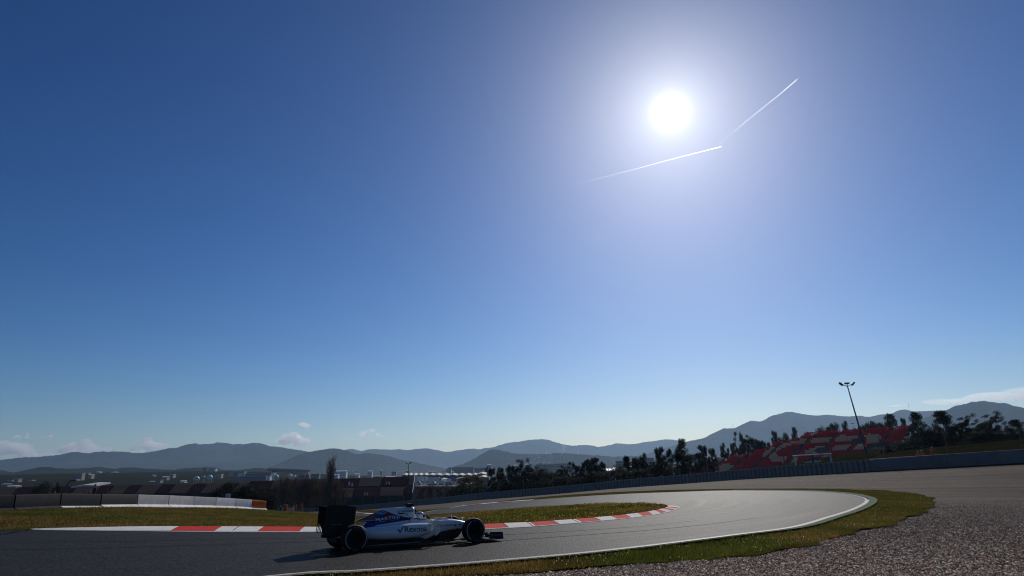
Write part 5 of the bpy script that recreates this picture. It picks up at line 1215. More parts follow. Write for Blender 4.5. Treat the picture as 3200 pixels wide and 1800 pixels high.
for i in range(46):
    f = rr_.random() ** .8; px = 2700 + 700 * f; w_ = 8 + 58 * f; py = np.interp(px, [2700, 3200, 3400], [1280, 1236, 1215]) + rr_.uniform(-.5, .5) * w_ * .7
    s = w_ * YC / F * .22; p = at(px, py, YC + rr_.uniform(-200, 200)); pf.append((tuple(p), (s * 9, s * 2, s)))
tag(blob('cloud', pf, M_CIRRUS, 70, 50), 'long pale veil of thin cloud above the right mountain', 'cloud', 'small clouds along the horizon', 'stuff')
M_TRAIL = volmat('contrail', (1, 1, 1), .05, .7)
def contrail(pts, Y, label, r0, r1, dens):
    m = volmat('contrail', (1, 1, 1), dens, .75); n = 60; P = []
    for i in range(n):
        f = i / (n - 1); x = np.interp(f, np.linspace(0, 1, len(pts)), [q[0] for q in pts]); y = np.interp(f, np.linspace(0, 1, len(pts)), [q[1] for q in pts]); P.append(tuple(at(x, y, Y)))
    rs = [(r0 + (r1 - r0) * (i / (n - 1)) ** .8) * (.93 + .14 * random.random()) for i in range(n)]
    rs[0] = 1.0; mb = MB(); mb.tube(P, rs, 8)
    return tag(mb.build('contrail', m, None, True), label, 'contrail', 'aircraft contrails', 'stuff')
YT = 14000
contrail([(2492, 247), (2440, 292), (2340, 372), (2245, 452)], YT, 'bright contrail climbing to the upper right of the sun', 13, 3, .011)
contrail([(2259, 457), (2100, 497), (1980, 530), (1780, 580)], YT, 'bright contrail running level just below the sun', 15, 3, .011)
contrail([(2030, 615), (1960, 668), (1890, 728), (1840, 768)], YT, 'faint short contrail low to the left below the sun', 4, 6, .0045)

# ------------------------------------------------------------------ air
M_HAZE = volmat('haze', (.50, .72, 1.0), HAZE_D, .45)
mb = MB(); mb.box((0, 0, 240), (24000, 22000, 640)); o = mb.build('haze', M_HAZE); o['kind'] = 'stuff'
o['label'] = 'thin pale valley haze'; 
# ------------------------------------------------------------------ racing car (x forward from the rear axle, y left, z up)
CX, CY, CA = -4.643, 18.4245, .5305
M_CAR = surf('white_car_body', (.84, .82, .80), .22, 1.5, .03, coat=.7)
M_CARBON = surf('black_carbon', (.008, .008, .009), .5, 8, .3, spec=.3)
M_NAVY = surf('navy_stripe', (.008, .010, .035), .3, 3, .1, coat=.5); M_SKYB = surf('pale_blue_stripe', (.11, .27, .52), .3, 3, .1, coat=.5)
M_BLUE = surf('blue_stripe', (.025, .07, .30), .3, 3, .1, coat=.5); M_CRED = surf('red_stripe', (.28, .008, .02), .3, 3, .1, coat=.5)
M_LWHITE = surf('white_lettering', (.72, .72, .74), .35, 3, .05); M_LNAVY = surf('navy_lettering', (.006, .009, .035), .35, 3, .05); M_LGREY = surf('grey_lettering', (.16, .16, .165), .5, 3, .1)
M_TYRE = surf('tyre_black', (.011, .0105, .010), .65, 6, .25, spec=.22); M_RIM = surf('dark_rim', (.008, .008, .008), .65, 4, .2, spec=.15); M_RING = surf('white_tyre_band', (.42, .42, .42), .6, 5, .2)
car = empty('racing_car', (CX, CY, Tz(CX, CY) + .022), CA)
tag(car, 'white racing car with dark blue, red and pale blue stripes cornering on the track', 'racing car')
def loft(name, secs, mat, sharp=50, parent=car, flip=False, mirror_y=0):
    mb = MB(); rg = []
    for x, prof in secs:
        ring = [(x, -h, z) for z, h in prof] + [(x, h, z) for z, h in prof[::-1]]; rg.append(ring)
    mb.rings(rg); o = mb.build(name, mat, parent, sharp); m = o.modifiers.new('s', 'SUBSURF'); m.levels = 2; m.render_levels = 2; return o
def pod(name, secs, sgn, mat):
    mb = MB(); rg = []
    for x, cy, hw, z0, z1, ex in secs:
        r = []
        for k in range(20):
            a = 2 * math.pi * k / 20; ca, sa = math.cos(a), math.sin(a)
            r.append((x, sgn * (cy + hw * math.copysign(abs(ca) ** (2 / ex), ca)), (z0 + z1) / 2 + (z1 - z0) / 2 * math.copysign(abs(sa) ** (2 / ex), sa)))
        rg.append(r)
    mb.rings(rg); o = mb.build(name, mat, car, 60); m = o.modifiers.new('s', 'SUBSURF'); m.levels = 1; m.render_levels = 2; return o
cover = loft('engine_cover', [(1.93, [(.62, .13), (.72, .14), (.80, .145), (.90, .14), (.97, .11), (1.0, .05)]), (1.86, [(.40, .30), (.58, .28), (.75, .17), (.89, .155), (.97, .12), (1.01, .05)]),
    (1.70, [(.25, .36), (.55, .33), (.70, .20), (.86, .145), (.96, .11), (1.012, .03)]), (1.4, [(.22, .37), (.50, .35), (.66, .20), (.80, .10), (.94, .05), (1.014, .012)]), (1.06, [(.22, .34), (.45, .31), (.60, .19), (.72, .08), (.9, .022), (1.014, .010)]),
    (.93, [(.22, .31), (.43, .28), (.58, .17), (.70, .06), (.85, .016), (.972, .009)]), (.62, [(.22, .25), (.40, .22), (.52, .13), (.61, .05), (.74, .012), (.853, .008)]), (.52, [(.24, .22), (.37, .19), (.48, .11), (.56, .05), (.62, .014), (.66, .008)]),
    (.30, [(.25, .15), (.33, .14), (.42, .09), (.47, .05), (.50, .02), (.52, .008)]), (-.05, [(.26, .10), (.30, .09), (.35, .06), (.39, .04), (.41, .02), (.42, .008)])], M_CAR)
mb = MB(); mb.prism([(.205, .70), (.66, .868), (.66, .62), (.55, .655), (.30, .685)], -.009, .009); fin = mb.build('tail_fin', M_CAR, car)
chs = loft('chassis', [(1.6, [(.08, .32), (.2, .35), (.4, .36), (.55, .34), (.60, .30), (.61, .2)]), (2.0, [(.09, .30), (.2, .33), (.4, .345), (.56, .335), (.62, .31), (.63, .24)]), (2.3, [(.10, .24), (.22, .28), (.4, .31), (.55, .305), (.61, .28), (.62, .2)]), (2.6, [(.24, .22), (.33, .25), (.45, .27), (.55, .265), (.61, .24), (.635, .14)]),
    (2.95, [(.31, .19), (.36, .225), (.46, .24), (.55, .235), (.615, .20), (.64, .10)]), (3.25, [(.33, .17), (.38, .20), (.46, .215), (.53, .205), (.585, .17), (.605, .08)]), (3.55, [(.33, .14), (.37, .17), (.42, .18), (.475, .17), (.515, .14), (.53, .06)]), (3.85, [(.26, .10), (.29, .12), (.33, .125), (.375, .12), (.405, .09), (.415, .04)]), (4.12, [(.20, .05), (.215, .06), (.24, .062), (.262, .055), (.275, .04), (.28, .02)])], M_CAR)
POD = [(2.27, .46, .15, .36, .555, 3.2), (2.22, .475, .20, .32, .575, 3.0), (2.08, .485, .235, .265, .595, 2.8), (1.8, .475, .255, .215, .605, 2.6), (1.45, .44, .26, .195, .60, 2.5), (1.1, .385, .25, .195, .585, 2.4), (.75, .30, .235, .21, .565, 2.3), (.45, .215, .20, .235, .55, 2.2), (.1, .12, .13, .265, .47, 2.0)]
podR = pod('sidepod', POD, -1, M_CAR); podL = pod('sidepod', POD, 1, M_CAR)
for sg in (-1, 1):
    mb = MB(); mb.prism([(2.272, .39), (2.286, .39), (2.286, .53), (2.272, .53)], sg * .36, sg * .57); mb.build('inlet', M_CARBON, car)
    mb = MB(); mb.rings([[(x, sg * y0, z0), (x, sg * y1, z0), (x, sg * (y1 - .02), z1), (x, sg * (y0 + .03), z1)] for x, y0, y1, z0, z1 in ((1.72, .16, .34, .56, .70), (1.9, .17, .345, .58, .735), (2.1, .19, .345, .58, .725), (2.26, .22, .33, .58, .655), (2.40, .24, .30, .58, .63))]); mb.build('headrest', M_CAR, car, 40)
# airbox mouth, roll hoop camera, small parts on top
mb = MB(); mb.prism([(1.945, .80), (1.955, .80), (1.955, .96), (1.945, .96)], -.09, .09); mb.build('airbox_mouth', M_CARBON, car)
mb = MB(); mb.box((1.775, 0, 1.02), (.12, .06, .06)); mb.box((1.775, 0, 1.075), (.17, .36, .06), 0, 0, .8); mb.box((1.70, .0, 1.065), (.05, .05, .09)); mb.box((1.86, 0, 1.06), (.05, .05, .08)); mb.build('camera_pod', M_CARBON, car)
mb = MB(); mb.prism([(1.38, .845), (1.46, .862), (1.56, .862), (1.62, .85), (1.56, .838), (1.46, .834)], -.15, .15); mb.build('cover_vent', M_CARBON, car)
for sg in (-1, 1):
    mb = MB(); mb.rings([[(2.38 + dx, sg * (.50 + w_), .665 + h) for w_, h in ((-s, -.035 * k), (s, -.035 * k), (s, .035 * k), (-s, .035 * k))] for dx, s, k in ((0, .075, 1.0), (.08, .07, .9), (.14, .03, .4))]); mb.build('mirror', M_CAR, car, 40)
    mb = MB(); mb.tube([(2.42, sg * .44, .645), (2.40, sg * .26, .60)], .012, 6); mb.build('mirror_stay', M_CARBON, car)
    # turning vane in front of the sidepod
    mb = MB(); pr = [(2.215, .635), (2.43, .615), (2.435, .42), (2.415, .335), (2.36, .28), (2.275, .245), (2.30, .34), (2.265, .48), (2.225, .56)]; mb.prism(pr, sg * .725, sg * .74); mb.prism([(2.19, .628), (2.43, .612), (2.43, .622), (2.19, .642)], sg * .5, sg * .74); mb.build('turning_vane', M_CAR, car)
    # nose camera stubs
    mb = MB(); mb.rings([[(3.54 + dx, sg * (.26) + dy * .03, .615 + dz * .014) for dy, dz in ((-1, -1), (1, -1), (1, 1), (-1, 1))] for dx in (0, .10)]); mb.tube([(3.58, sg * .25, .61), (3.56, sg * .13, .52)], .008, 6); mb.build('nose_camera', M_CAR, car)
mb = MB(); mb.box((3.11, 0, .68), (.022, .012, .10)); mb.build('pitot_tube', M_CAR, car)
mb = MB(); mb.box((3.47, 0, .575), (.02, .012, .07)); mb.build('antenna', M_CAR, car)
mb = MB(); mb.prism([(2.58, .615), (2.66, .70), (2.72, .665), (2.95, .655), (2.95, .63), (2.6, .60)], -.13, .13); mb.build('windscreen', M_CAR, car)
mb = MB(); mb.tube([(2.36, -.1, .66), (2.36, -.13, .71), (2.36, 0, .745), (2.36, .13, .71), (2.36, .1, .66)], .014, 6); mb.box((2.37, 0, .70), (.03, .16, .07)); mb.build('steering_wheel', M_CARBON, car)
mb = MB(); mb.prism([(1.80, .625), (2.34, .618), (2.30, .636), (2.0, .64)], -.25, .25); mb.build('cockpit_floor', M_CARBON, car)
# floor, splitter, bargeboards, diffuser
mb = MB(); mb.box((1.25, 0, .085), (2.05, 1.40, .03)); mb.box((2.45, 0, .07), (.6, .5, .03)); mb.prism([(.25, .10), (2.2, .10), (2.05, .2), (1.4, .20), (.8, .21), (.35, .25)], -.34, .34); mb.prism([(2.1, .10), (2.75, .10), (2.9, .33), (2.3, .40), (2.0, .30)], -.16, .16); mb.build('floor', M_CARBON, car)
mb = MB(); mb.box((1.1, -.71, .118), (1.5, .012, .03)); mb.build('floor_edge', surf('floor_edge_grey', (.12, .12, .12), .4, 3, .2), car)
for sg in (-1, 1):
    for k, (x0, x1, yy, zt) in enumerate(((2.4, 2.62, .60, .30), (2.5, 2.8, .45, .34), (2.62, 2.95, .33, .33))):
        mb = MB(); mb.prism([(x0, .08), (x1, .10), (x1 + .04, zt), (x0 + .06, zt - .06)], sg * yy, sg * (yy + .012)); mb.build('bargeboard', M_CARBON, car)
mb = MB(); mb.prism([(.35, .09), (-.35, .20), (-.38, .34), (.2, .38), (.35, .30)], -.34, .34); mb.prism([(-.1, .3), (-.66, .34), (-.66, .42), (-.1, .45)], -.08, .08); mb.build('diffuser', M_CARBON, car)
mb = MB(); mb.box((-.665, 0, .38), (.02, .09, .06)); mb.build('rain_light', surf('rain_light_red', (.12, .01, .01), .3), car)
# rear wing
for sg in (-1, 1):
    y0, y1 = sg * .375, sg * .388
    mb = MB(); mb.prism([(-.68, 1.14), (-.60, 1.125), (-.52, 1.105), (-.40, 1.135), (-.22, 1.145), (.13, 1.085), (.085, .65), (.02, .46), (-.08, .40), (-.56, .39), (-.585, .62), (-.70, .70)], min(y0, y1), max(y0, y1)); mb.build('rear_wing_endplate', M_CARBON, car)
    for xx in (-.735, -.695, -.655, -.618):
        mb = MB(); mb.prism([(xx + .035, .70), (xx, .44), (xx + .018, .44), (xx + .055, .70)], min(y0, y1), max(y0, y1)); mb.build('endplate_strake', M_CARBON, car)
mb = MB(); mb.prism([(.10, 1.0), (-.05, .955), (-.28, .97), (-.42, 1.02), (-.40, 1.035), (-.22, 1.0), (0, .99), (.10, 1.015)], -.374, .374); mb.build('main_plane', M_CARBON, car)
mb = MB(); mb.prism([(-.40, 1.04), (-.52, 1.07), (-.66, 1.13), (-.64, 1.14), (-.5, 1.09), (-.40, 1.06)], -.374, .374); mb.build('flap', M_CARBON, car)
mb = MB(); mb.prism([(-.05, .42), (-.14, .42), (-.22, .97), (-.12, .97)], -.02, .02); mb.build('wing_pylon', M_CARBON, car)
# front wing
mb = MB(); mb.prism([(4.38, .07), (4.2, .06), (3.98, .09), (3.98, .105), (4.2, .085), (4.38, .085)], -.86, .86); mb.build('front_wing_plane', M_CARBON, car)
for sg in (-1, 1):
    for k in range(3):
        mb = MB(); x0 = 4.12 - k * .10; z0 = .10 + k * .035; mb.prism([(x0, z0), (x0 - .14, z0 + .05), (x0 - .145, z0 + .062), (x0, z0 + .014)], min(sg * .30, sg * .85), max(sg * .30, sg * .85)); mb.build('front_wing_flap', M_CARBON, car)
    mb = MB(); mb.prism([(3.90, .07), (4.36, .055), (4.345, .235), (4.22, .245), (3.92, .255)], min(sg * .86, sg * .873), max(sg * .86, sg * .873)); mb.box((4.12, sg * .89, .055), (.50, .07, .012)); mb.build('front_wing_endplate', M_CARBON, car)
    mb = MB(); mb.rings([[(4.0 + dx, sg * (.2 + dy), z) for dx, dy in ((-.09, -.008), (.07, -.008), (.07, .008), (-.09, .008))] for z in (.09, .27)]); mb.build('nose_pylon', M_CAR, car)
    mb = MB(); mb.prism([(3.86, .12), (4.0, .10), (3.98, .24), (3.90, .255)], min(sg * .66, sg * .672), max(sg * .66, sg * .672)); mb.box((3.93, sg * .76, .22), (.12, .2, .012)); mb.build('front_wing_cascade', M_CARBON, car)
# suspension
for sg in (-1, 1):
    mb = MB()
    for a, b in (((3.25, .17, .47), (3.42, .64, .44)), ((3.62, .15, .45), (3.46, .64, .44)), ((3.2, .16, .36), (3.42, .64, .22)), ((3.7, .13, .32), (3.46, .64, .22)), ((3.45, .18, .50), (3.45, .62, .24))):
        mb.tube([(a[0], sg * a[1], a[2]), (b[0], sg * b[1], b[2])], .016, 6)
    mb.build('front_suspension', M_CARBON, car)
    mb = MB()
    for a, b in (((.3, .12, .42), (.02, .6, .42)), ((-.15, .09, .40), (-.02, .6, .42)), ((.35, .14, .28), (.02, .6, .22)), ((-.2, .1, .28), (-.02, .6, .22))):
        mb.tube([(a[0], sg * a[1], a[2]), (b[0], sg * b[1], b[2])], .017, 6)
    mb.build('rear_suspension', M_CARBON, car)

# text and decals laid onto the bodywork
def text2d(s, size, bold=0.0, shear=0.0, space=1.0):
    cu = bpy.data.curves.new('t', 'FONT'); cu.body = s; cu.size = size; cu.offset = bold; cu.shear = shear; cu.space_character = space; cu.resolution_u = 4
    ob = bpy.data.objects.new('t', cu); COL.objects.link(ob); bpy.context.view_layer.update()
    me = bpy.data.meshes.new_from_object(ob.evaluated_get(bpy.context.evaluated_depsgraph_get())); bpy.data.objects.remove(ob); bpy.data.curves.remove(cu); return me
def flatmesh(poly):
    me = bpy.data.meshes.new('p'); me.from_pydata([(x, z, 0) for x, z in poly], [], [tuple(range(len(poly)))]); return me
bpy.context.view_layer.update()
DG = bpy.context.evaluated_depsgraph_get()
def bvh_of(objs):
    vs, fs = [], []
    for o in objs:
        e = o.evaluated_get(DG); m = e.to_mesh(); b = len(vs); vs += [v.co.copy() for v in m.vertices]; fs += [tuple(b + i for i in p.vertices) for p in m.polygons]; e.to_mesh_clear()
    return BVHTree.FromPolygons(vs, fs)
BODY = bvh_of([cover, fin, chs, podR] + [o for o in car.children if o.name.startswith('headrest')])
def decal(name, me, mat, place, off=.004, maxlen=.03, bvh=None, y=None, parent=car):
    bm = bmesh.new(); bm.from_mesh(me); bmesh.ops.triangulate(bm, faces=bm.faces)
    for _ in range(8):
        es = [e for e in bm.edges if e.calc_length() > maxlen]
        if not es: break
        bmesh.ops.subdivide_edges(bm, edges=es, cuts=1); bmesh.ops.triangulate(bm, faces=bm.faces)
    last = -.3
    for v in bm.verts:
        x, z = place(v.co.x, v.co.y)
        if bvh is None: v.co = (x, y, z); continue
        h = bvh.ray_cast(Vector((x, -3, z)), Vector((0, 1, 0)))
        if h[0] is None:
            h2 = bvh.find_nearest(Vector((x, last, z))); p = h2[0]; v.co = (p.x, p.y - off, p.z)
        else: v.co = (x, h[0].y - off, z); last = h[0].y
    m2 = bpy.data.meshes.new(name); bm.to_mesh(m2); bm.free(); m2.materials.append(mat)
    return link(name, m2, parent)
idp = lambda x, z: (x, z)
def poly(name, pts, mat, off, bvh=BODY, y=None): return decal(name, flatmesh(pts), mat, idp, off, .05, bvh, y)
# livery: navy field with red, blue and pale blue bands and a red disc
poly('stripe', [(.215, .698), (.94, .965), (1.05, .945), (1.40, .80), (1.62, .745), (2.0, .715), (1.98, .70), (1.6, .665), (1.25, .64), (.9, .60), (.56, .53), (.43, .50), (.50, .63), (.56, .66), (.35, .685)], M_NAVY, .004)
poly('stripe', [(.33, .722), (.72, .875), (.86, .80), (.80, .74), (.45, .728)], M_CRED, .007)
poly('stripe', [(.26, .702), (.42, .722), (.78, .722), (.74, .692), (.42, .69)], M_SKYB, .007)
poly('stripe', [(.77, .885), (.88, .935), (1.07, .865), (.98, .835), (.85, .865)], M_SKYB, .007)
poly('stripe', [(.90, .945), (.945, .962), (1.15, .872), (1.10, .862), (.97, .92)], M_SKYB, .008)
poly('stripe', [(.72, .88), (.76, .895), (.85, .85), (.95, .82), (.90, .81)], M_BLUE, .008)
poly('stripe', [(.56, .625), (1.0, .665), (1.0, .64), (.55, .575)], M_BLUE, .007)
poly('stripe', [(.85, .665), (1.4, .705), (1.4, .69), (.85, .645)], M_SKYB, .008)
poly('stripe', [(.50, .565), (1.0, .618), (1.5, .672), (1.5, .66), (1.0, .605), (.48, .545)], M_BLUE, .008)
poly('stripe', [(1.45, .745), (1.62, .738), (1.95, .712), (1.95, .703), (1.6, .71), (1.42, .72)], M_CRED, .008)
poly('stripe', [(1.15, .855), (1.40, .775), (1.38, .765), (1.14, .84)], M_SKYB, .007)
poly('emblem', [(1.11 + .118 * math.cos(a), .765 + .118 * math.sin(a)) for a in np.linspace(0, 2 * math.pi, 32, endpoint=False)], M_CRED, .010)
def word(s, x0, z0, width, size, mat, off=.006, rise=0.0, bold=.0, space=1.0, shear=0, name='lettering', bvh=BODY, y=None, zs=1.0):
    me = text2d(s, 1.0, bold, shear, space); xs = [v.co.x for v in me.vertices]; a, b = min(xs), max(xs); k = width / (b - a)
    return decal(name, me, mat, lambda x, z: (x0 + (x - a) * k, z0 + z * size + (x - a) * k * rise), off, .04 / max(k, .01) if bvh else 9, bvh, y)
word('MARTINI', .78, .685, .66, .105, M_LWHITE, .014, .065, .022, 1.02)
word('Rexona', 1.40, .395, .635, .205, M_LNAVY, .006, -.015, .016)
poly('emblem', [(1.20, .475), (1.245, .475), (1.275, .43), (1.37, .555), (1.385, .545), (1.282, .375), (1.268, .375)], M_LNAVY, .006)
word('randstad', 1.50, .885, .35, .085, M_LNAVY, .008, 0, .012); poly('emblem', [(1.38, .915), (1.43, .908), (1.44, .875), (1.455, .908), (1.485, .915), (1.46, .895), (1.455, .87), (1.43, .87), (1.42, .897)], M_LNAVY, .008)
word('PETROBRAS', 2.74, .452, .30, .042, M_LNAVY, .006, 0.02, .02); poly('emblem', [(2.645, .43), (2.675, .43), (2.675, .50), (2.645, .50)], M_LNAVY, .006); poly('emblem', [(3.06, .455), (3.10, .475), (3.16, .47), (3.19, .452), (3.14, .44), (3.09, .44)], M_LNAVY, .006)
word('Rexona', 1.90, .652, .24, .062, M_LNAVY, .006, -.01, .02); word('E', 1.63, .795, .05, .07, M_LGREY, .008, 0, .02)
word('77', 2.325, .475, .085, .085, M_LNAVY, 0, 0, .01, 1, .15, bvh=None, y=-.7435)
word('WIHURI', 4.07, .13, .24, .085, M_LGREY, 0, 0, .01, bvh=None, y=-.8755); poly('emblem', [(3.95, .19), (4.03, .19), (3.99, .12)], M_LGREY, 0, None, -.8755)
word('Rexona', -.52, .655, .27, .062, M_LGREY, 0, 0, .01, bvh=None, y=-.3905)

# wheels
def wheel(x, yc, wd, label=None):
    sg = -1 if yc < 0 else 1; R = .33; h = wd / 2
    mb = MB(); mb.lathe_y([(.165, -h + .01), (.20, -h + .002), (.26, -h), (.30, -h + .012), (.322, -h + .045), (R, -h + .08), (R, h - .08), (.322, h - .045), (.30, h - .012), (.26, h), (.20, h - .002), (.165, h - .01), (.165, -h + .01)], 64)
    wo = mb.build('wheel', M_TYRE, car, 40, (x, yc, R)); f = sg * h
    mb = MB(); s = sg
    mb.lathe_y([(.165, s * (h - .012)), (.155, s * (h - .03)), (.14, s * (h - .06)), (.05, s * (h - .05)), (.04, s * (h - .02)), (0, s * (h - .02))], 40); mb.lathe_y([(.165, -s * (h - .012)), (.15, -s * (h - .08)), (0, -s * (h - .08))], 40); mb.build('rim', M_RIM, wo, 40)
    for k in range(10):
        a = k * math.pi / 5; mb = MB(); mb.tube([(.045 * math.cos(a), s * (h - .035), .045 * math.sin(a)), (.15 * math.cos(a), s * (h - .03), .15 * math.sin(a))], .009, 4); mb.build('spoke', M_RIM, wo)
    mb = MB(); mb.lathe_y([(.028, s * (h - .03)), (.028, s * (h + .004)), (.014, s * (h + .01)), (0, s * (h + .01))], 10); mb.build('wheel_nut', M_RIM, wo)
    # band painted on the outer sidewall in two arcs with the maker's words between them
    for a0, a1 in ((-55, 62), (118, 238)):
        vs = []; n = 26
        for i in range(n + 1):
            a = math.radians(a0 + (a1 - a0) * i / n)
            for r, yy in ((.262, s * (h + .0025)), (.276, s * (h + .0005)), (.284, s * (h - .002))): vs.append((r * math.cos(a), yy, r * math.sin(a)))
        fs = []
        for i in range(n):
            for j in range(2): fs.append((i * 3 + j, i * 3 + j + 1, i * 3 + j + 4, i * 3 + j + 3))
        mb = MB(); mb.add(vs, fs); mb.build('sidewall_band', M_RING, wo)
    for wtxt, mid, out_ in (('PIRELLI', 90, 1), ('P ZERO', 270, -1)):
        me = text2d(wtxt, .05, .001); xs = [v.co.x for v in me.vertices]; c = (min(xs) + max(xs)) / 2
        for v in me.vertices:
            d = (v.co.x - c) * (1 if s < 0 else -1) * (out_)
            a = math.radians(mid) - d / .27 * (1 if True else -1) * (out_) * (out_); r = .255 + v.co.y * .9 if out_ > 0 else .288 - v.co.y * .9
            v.co = (r * math.cos(a), s * (h + .0025 if r < .27 else h + .0005), r * math.sin(a))
        me.materials.append(M_LGREY); link('lettering', me, wo)
    return wo
wheel(0, -.71, .38); wheel(0, .71, .38); wheel(3.45, -.755, .30); wheel(3.45, .755, .30)

# ------------------------------------------------------------------ people
M_SUITW = surf('white_racing_suit', (.6, .6, .62), .8, 6, .1); M_HELM = surf('helmet_white', (.7, .71, .74), .15, 2, .03, coat=.8); M_VISOR = surf('dark_visor', (.01, .012, .02), .08, 1, .05); M_HELB = surf('helmet_blue', (.03, .06, .22), .2, 2, .05, coat=.8)
M_ORANGE = surf('orange_overall', (.55, .11, .02), .8, 8, .15); M_SKIN = surf('skin', (.42, .25, .18), .6, 6, .08); M_HAIR = surf('dark_hair', (.02, .016, .012), .7, 20, .3); M_DARKC = surf('dark_clothes', (.025, .025, .03), .85, 8, .2); M_REDC = surf('red_jacket', (.35, .03, .03), .85, 8, .15); M_WHC = surf('white_shirt', (.6, .6, .6), .85, 8, .1); M_ROSE = surf('cap_white', (.7, .7, .68), .7, 4, .05)
def skin_body(name, verts, edges, radii, mat, parent, sub=1):
    me = bpy.data.meshes.new(name); me.from_pydata(verts, edges, []); me.materials.append(mat)
    o = link(name, me, parent); m = o.modifiers.new('skin', 'SKIN'); m.use_smooth_shade = True
    sv_ = me.skin_vertices[0].data
    for i, r in enumerate(radii): sv_[i].radius = (r, r) if isinstance(r, float) else r
    sv_[0].use_root = True
    s_ = o.modifiers.new('sub', 'SUBSURF'); s_.levels = sub; s_.render_levels = sub
    return o
drv = empty('person', tuple(car.matrix_world @ Vector((2.08, 0, .3))) if False else (CX + 2.08 * math.cos(CA), CY + 2.08 * math.sin(CA), Tz(CX, CY) + .33), CA)
tag(drv, 'driver in white helmet with dark visor sitting low in the racing car', 'person')
skin_body('body', [(-.12, 0, .02), (-.13, 0, .18), (-.06, 0, .29), (-.01, 0, .34), (.02, 0, .40), (-.06, .16, .27), (.10, .22, .16), (.27, .12, .34), (-.06, -.16, .27), (.10, -.22, .16), (.27, -.12, .34), (.35, .1, -.02), (.35, -.1, -.02)],
          [(0, 1), (1, 2), (2, 3), (3, 4), (2, 5), (5, 6), (6, 7), (2, 8), (8, 9), (9, 10), (0, 11), (0, 12)], [.14, .14, .12, .06, .06, .07, .05, .042, .07, .05, .042, .08, .08], M_SUITW, drv)
hz = .435
mb = MB(); mb.ball((.03, 0, hz), (.145, .12, .125), 24, 16); mb.ball((.115, 0, hz - .045), (.075, .085, .07), 16, 10); mb.build('helmet', M_HELM, drv, True)
mb = MB(); vs = []; n = 18
for i in range(n + 1):
    a = math.radians(-72 + 144 * i / n)
    for z_, k in ((.035, 1.0), (.0, 1.03), (-.035, 1.02)): vs.append((.03 + .150 * math.cos(a) * k * math.sqrt(max(0.05, 1 - (z_ / .125) ** 2)), .125 * math.sin(a) * k * math.sqrt(max(.05, 1 - (z_ / .125) ** 2)), hz + z_ + .01))
fs = [(i * 3 + j, i * 3 + j + 1, i * 3 + j + 4, i * 3 + j + 3) for i in range(n) for j in range(2)]
mb.add(vs, fs); mb.build('visor', M_VISOR, drv, True)
mb = MB(); rg = []
for zz in (.072, .098): rg.append([(.03 + .150 * math.cos(a) * math.sqrt(1 - (zz / .128) ** 2), .124 * math.sin(a) * math.sqrt(1 - (zz / .128) ** 2), hz + zz) for a in np.linspace(0, 2 * math.pi, 28, endpoint=False)])
mb.rings(rg, 0, False); mb.build('helmet_stripe', M_HELB, drv, True)

def standing(loc, rz, top, legs, hair, label, cap=None, arms=0.0):
    o = empty('person', loc, rz); tag(o, label, 'person', None)
    v = [(0, 0, .94), (0, 0, 1.12), (0, 0, 1.34), (0, 0, 1.48), (0, .01, 1.55), (.17, 0, 1.40), (.23, .02, 1.13), (.22 + arms * .1, .10 + arms * .1, .90), (-.17, 0, 1.40), (-.23, .02, 1.13), (-.22, .10, .90)]
    e = [(0, 1), (1, 2), (2, 3), (3, 4), (2, 5), (5, 6), (6, 7), (2, 8), (8, 9), (9, 10)]
    skin_body('body', v + [(.09, 0, .86), (.10, .01, .48), (.10, -.02, .09), (.11, .10, .04), (-.09, 0, .86), (-.11, -.02, .48), (-.12, -.05, .09), (-.13, .07, .04)],
              e + [(0, 11), (11, 12), (12, 13), (13, 14), (0, 15), (15, 16), (16, 17), (17, 18)], [.14, .135, .15, .06, .055, .075, .05, .035, .075, .05, .035, .09, .062, .042, .035, .09, .062, .042, .035], top, o, 1)
    mb = MB(); mb.ball((0, .02, 1.66), (.075, .095, .115), 14, 10); mb.ball((0, .115, 1.645), (.014, .02, .02), 6, 5); mb.build('head', M_SKIN, o, True)
    if cap is None: mb = MB(); mb.ball((0, .0, 1.695), (.082, .098, .095), 14, 8); mb.build('hair', hair, o, True)
    else: mb = MB(); mb.ball((0, .005, 1.70), (.084, .10, .088), 14, 8); mb.box((0, .12, 1.70), (.13, .1, .015)); mb.build('cap', cap, o, True)
    return o
def person_at(px, pytop, Y, mats, label, cap=None, rz=None):
    t = at(px, pytop, Y); return standing((t[0], t[1], t[2] - 1.78), rz if rz is not None else math.pi + random.uniform(-.6, .6), mats, mats, M_HAIR, label, cap)
person_at(2911, 1396, 72, M_ORANGE, 'marshal in orange overalls standing tallest behind the belt wall at the right', M_ROSE)
person_at(2879, 1406.5, 73, M_ORANGE, 'marshal in orange with bright cap, left of the tallest marshal behind the belt wall', M_ROSE)
person_at(2867, 1410, 75, M_ORANGE, 'marshal in orange barely showing beside the bright-capped one', M_ROSE)
person_at(1923, 1494.5, wallY(1923) + 2.5, M_REDC, 'person in red with white cap looking over the tyre wall', M_ROSE)
person_at(1994, 1490, wallY(1994) + 2.5, M_WHC, 'person in white at the left of two looking over the tyre wall', None)
person_at(2003, 1488, wallY(2003) + 2.6, M_DARKC, 'person in dark clothes looking over the tyre wall beside the one in white', None)
person_at(2067, 1485, wallY(2067) + 2.5, M_WHC, 'person in white standing below the tall spire-shaped tree', M_ROSE)
person_at(2106, 1479, wallY(2106) + 2.5, M_WHC, 'person in white below the tree between two spires', M_ROSE)
person_at(2122, 1481, wallY(2122) + 2.6, M_DARKC, 'person in dark clothes right of the one in white below the spire trees', None)
person_at(299, 1513, 62, M_DARKC, 'person in dark clothes beside the white canopy behind the barrier blocks', None)
person_at(281, 1530, 64, M_REDC, 'person in red under the white canopy', None)
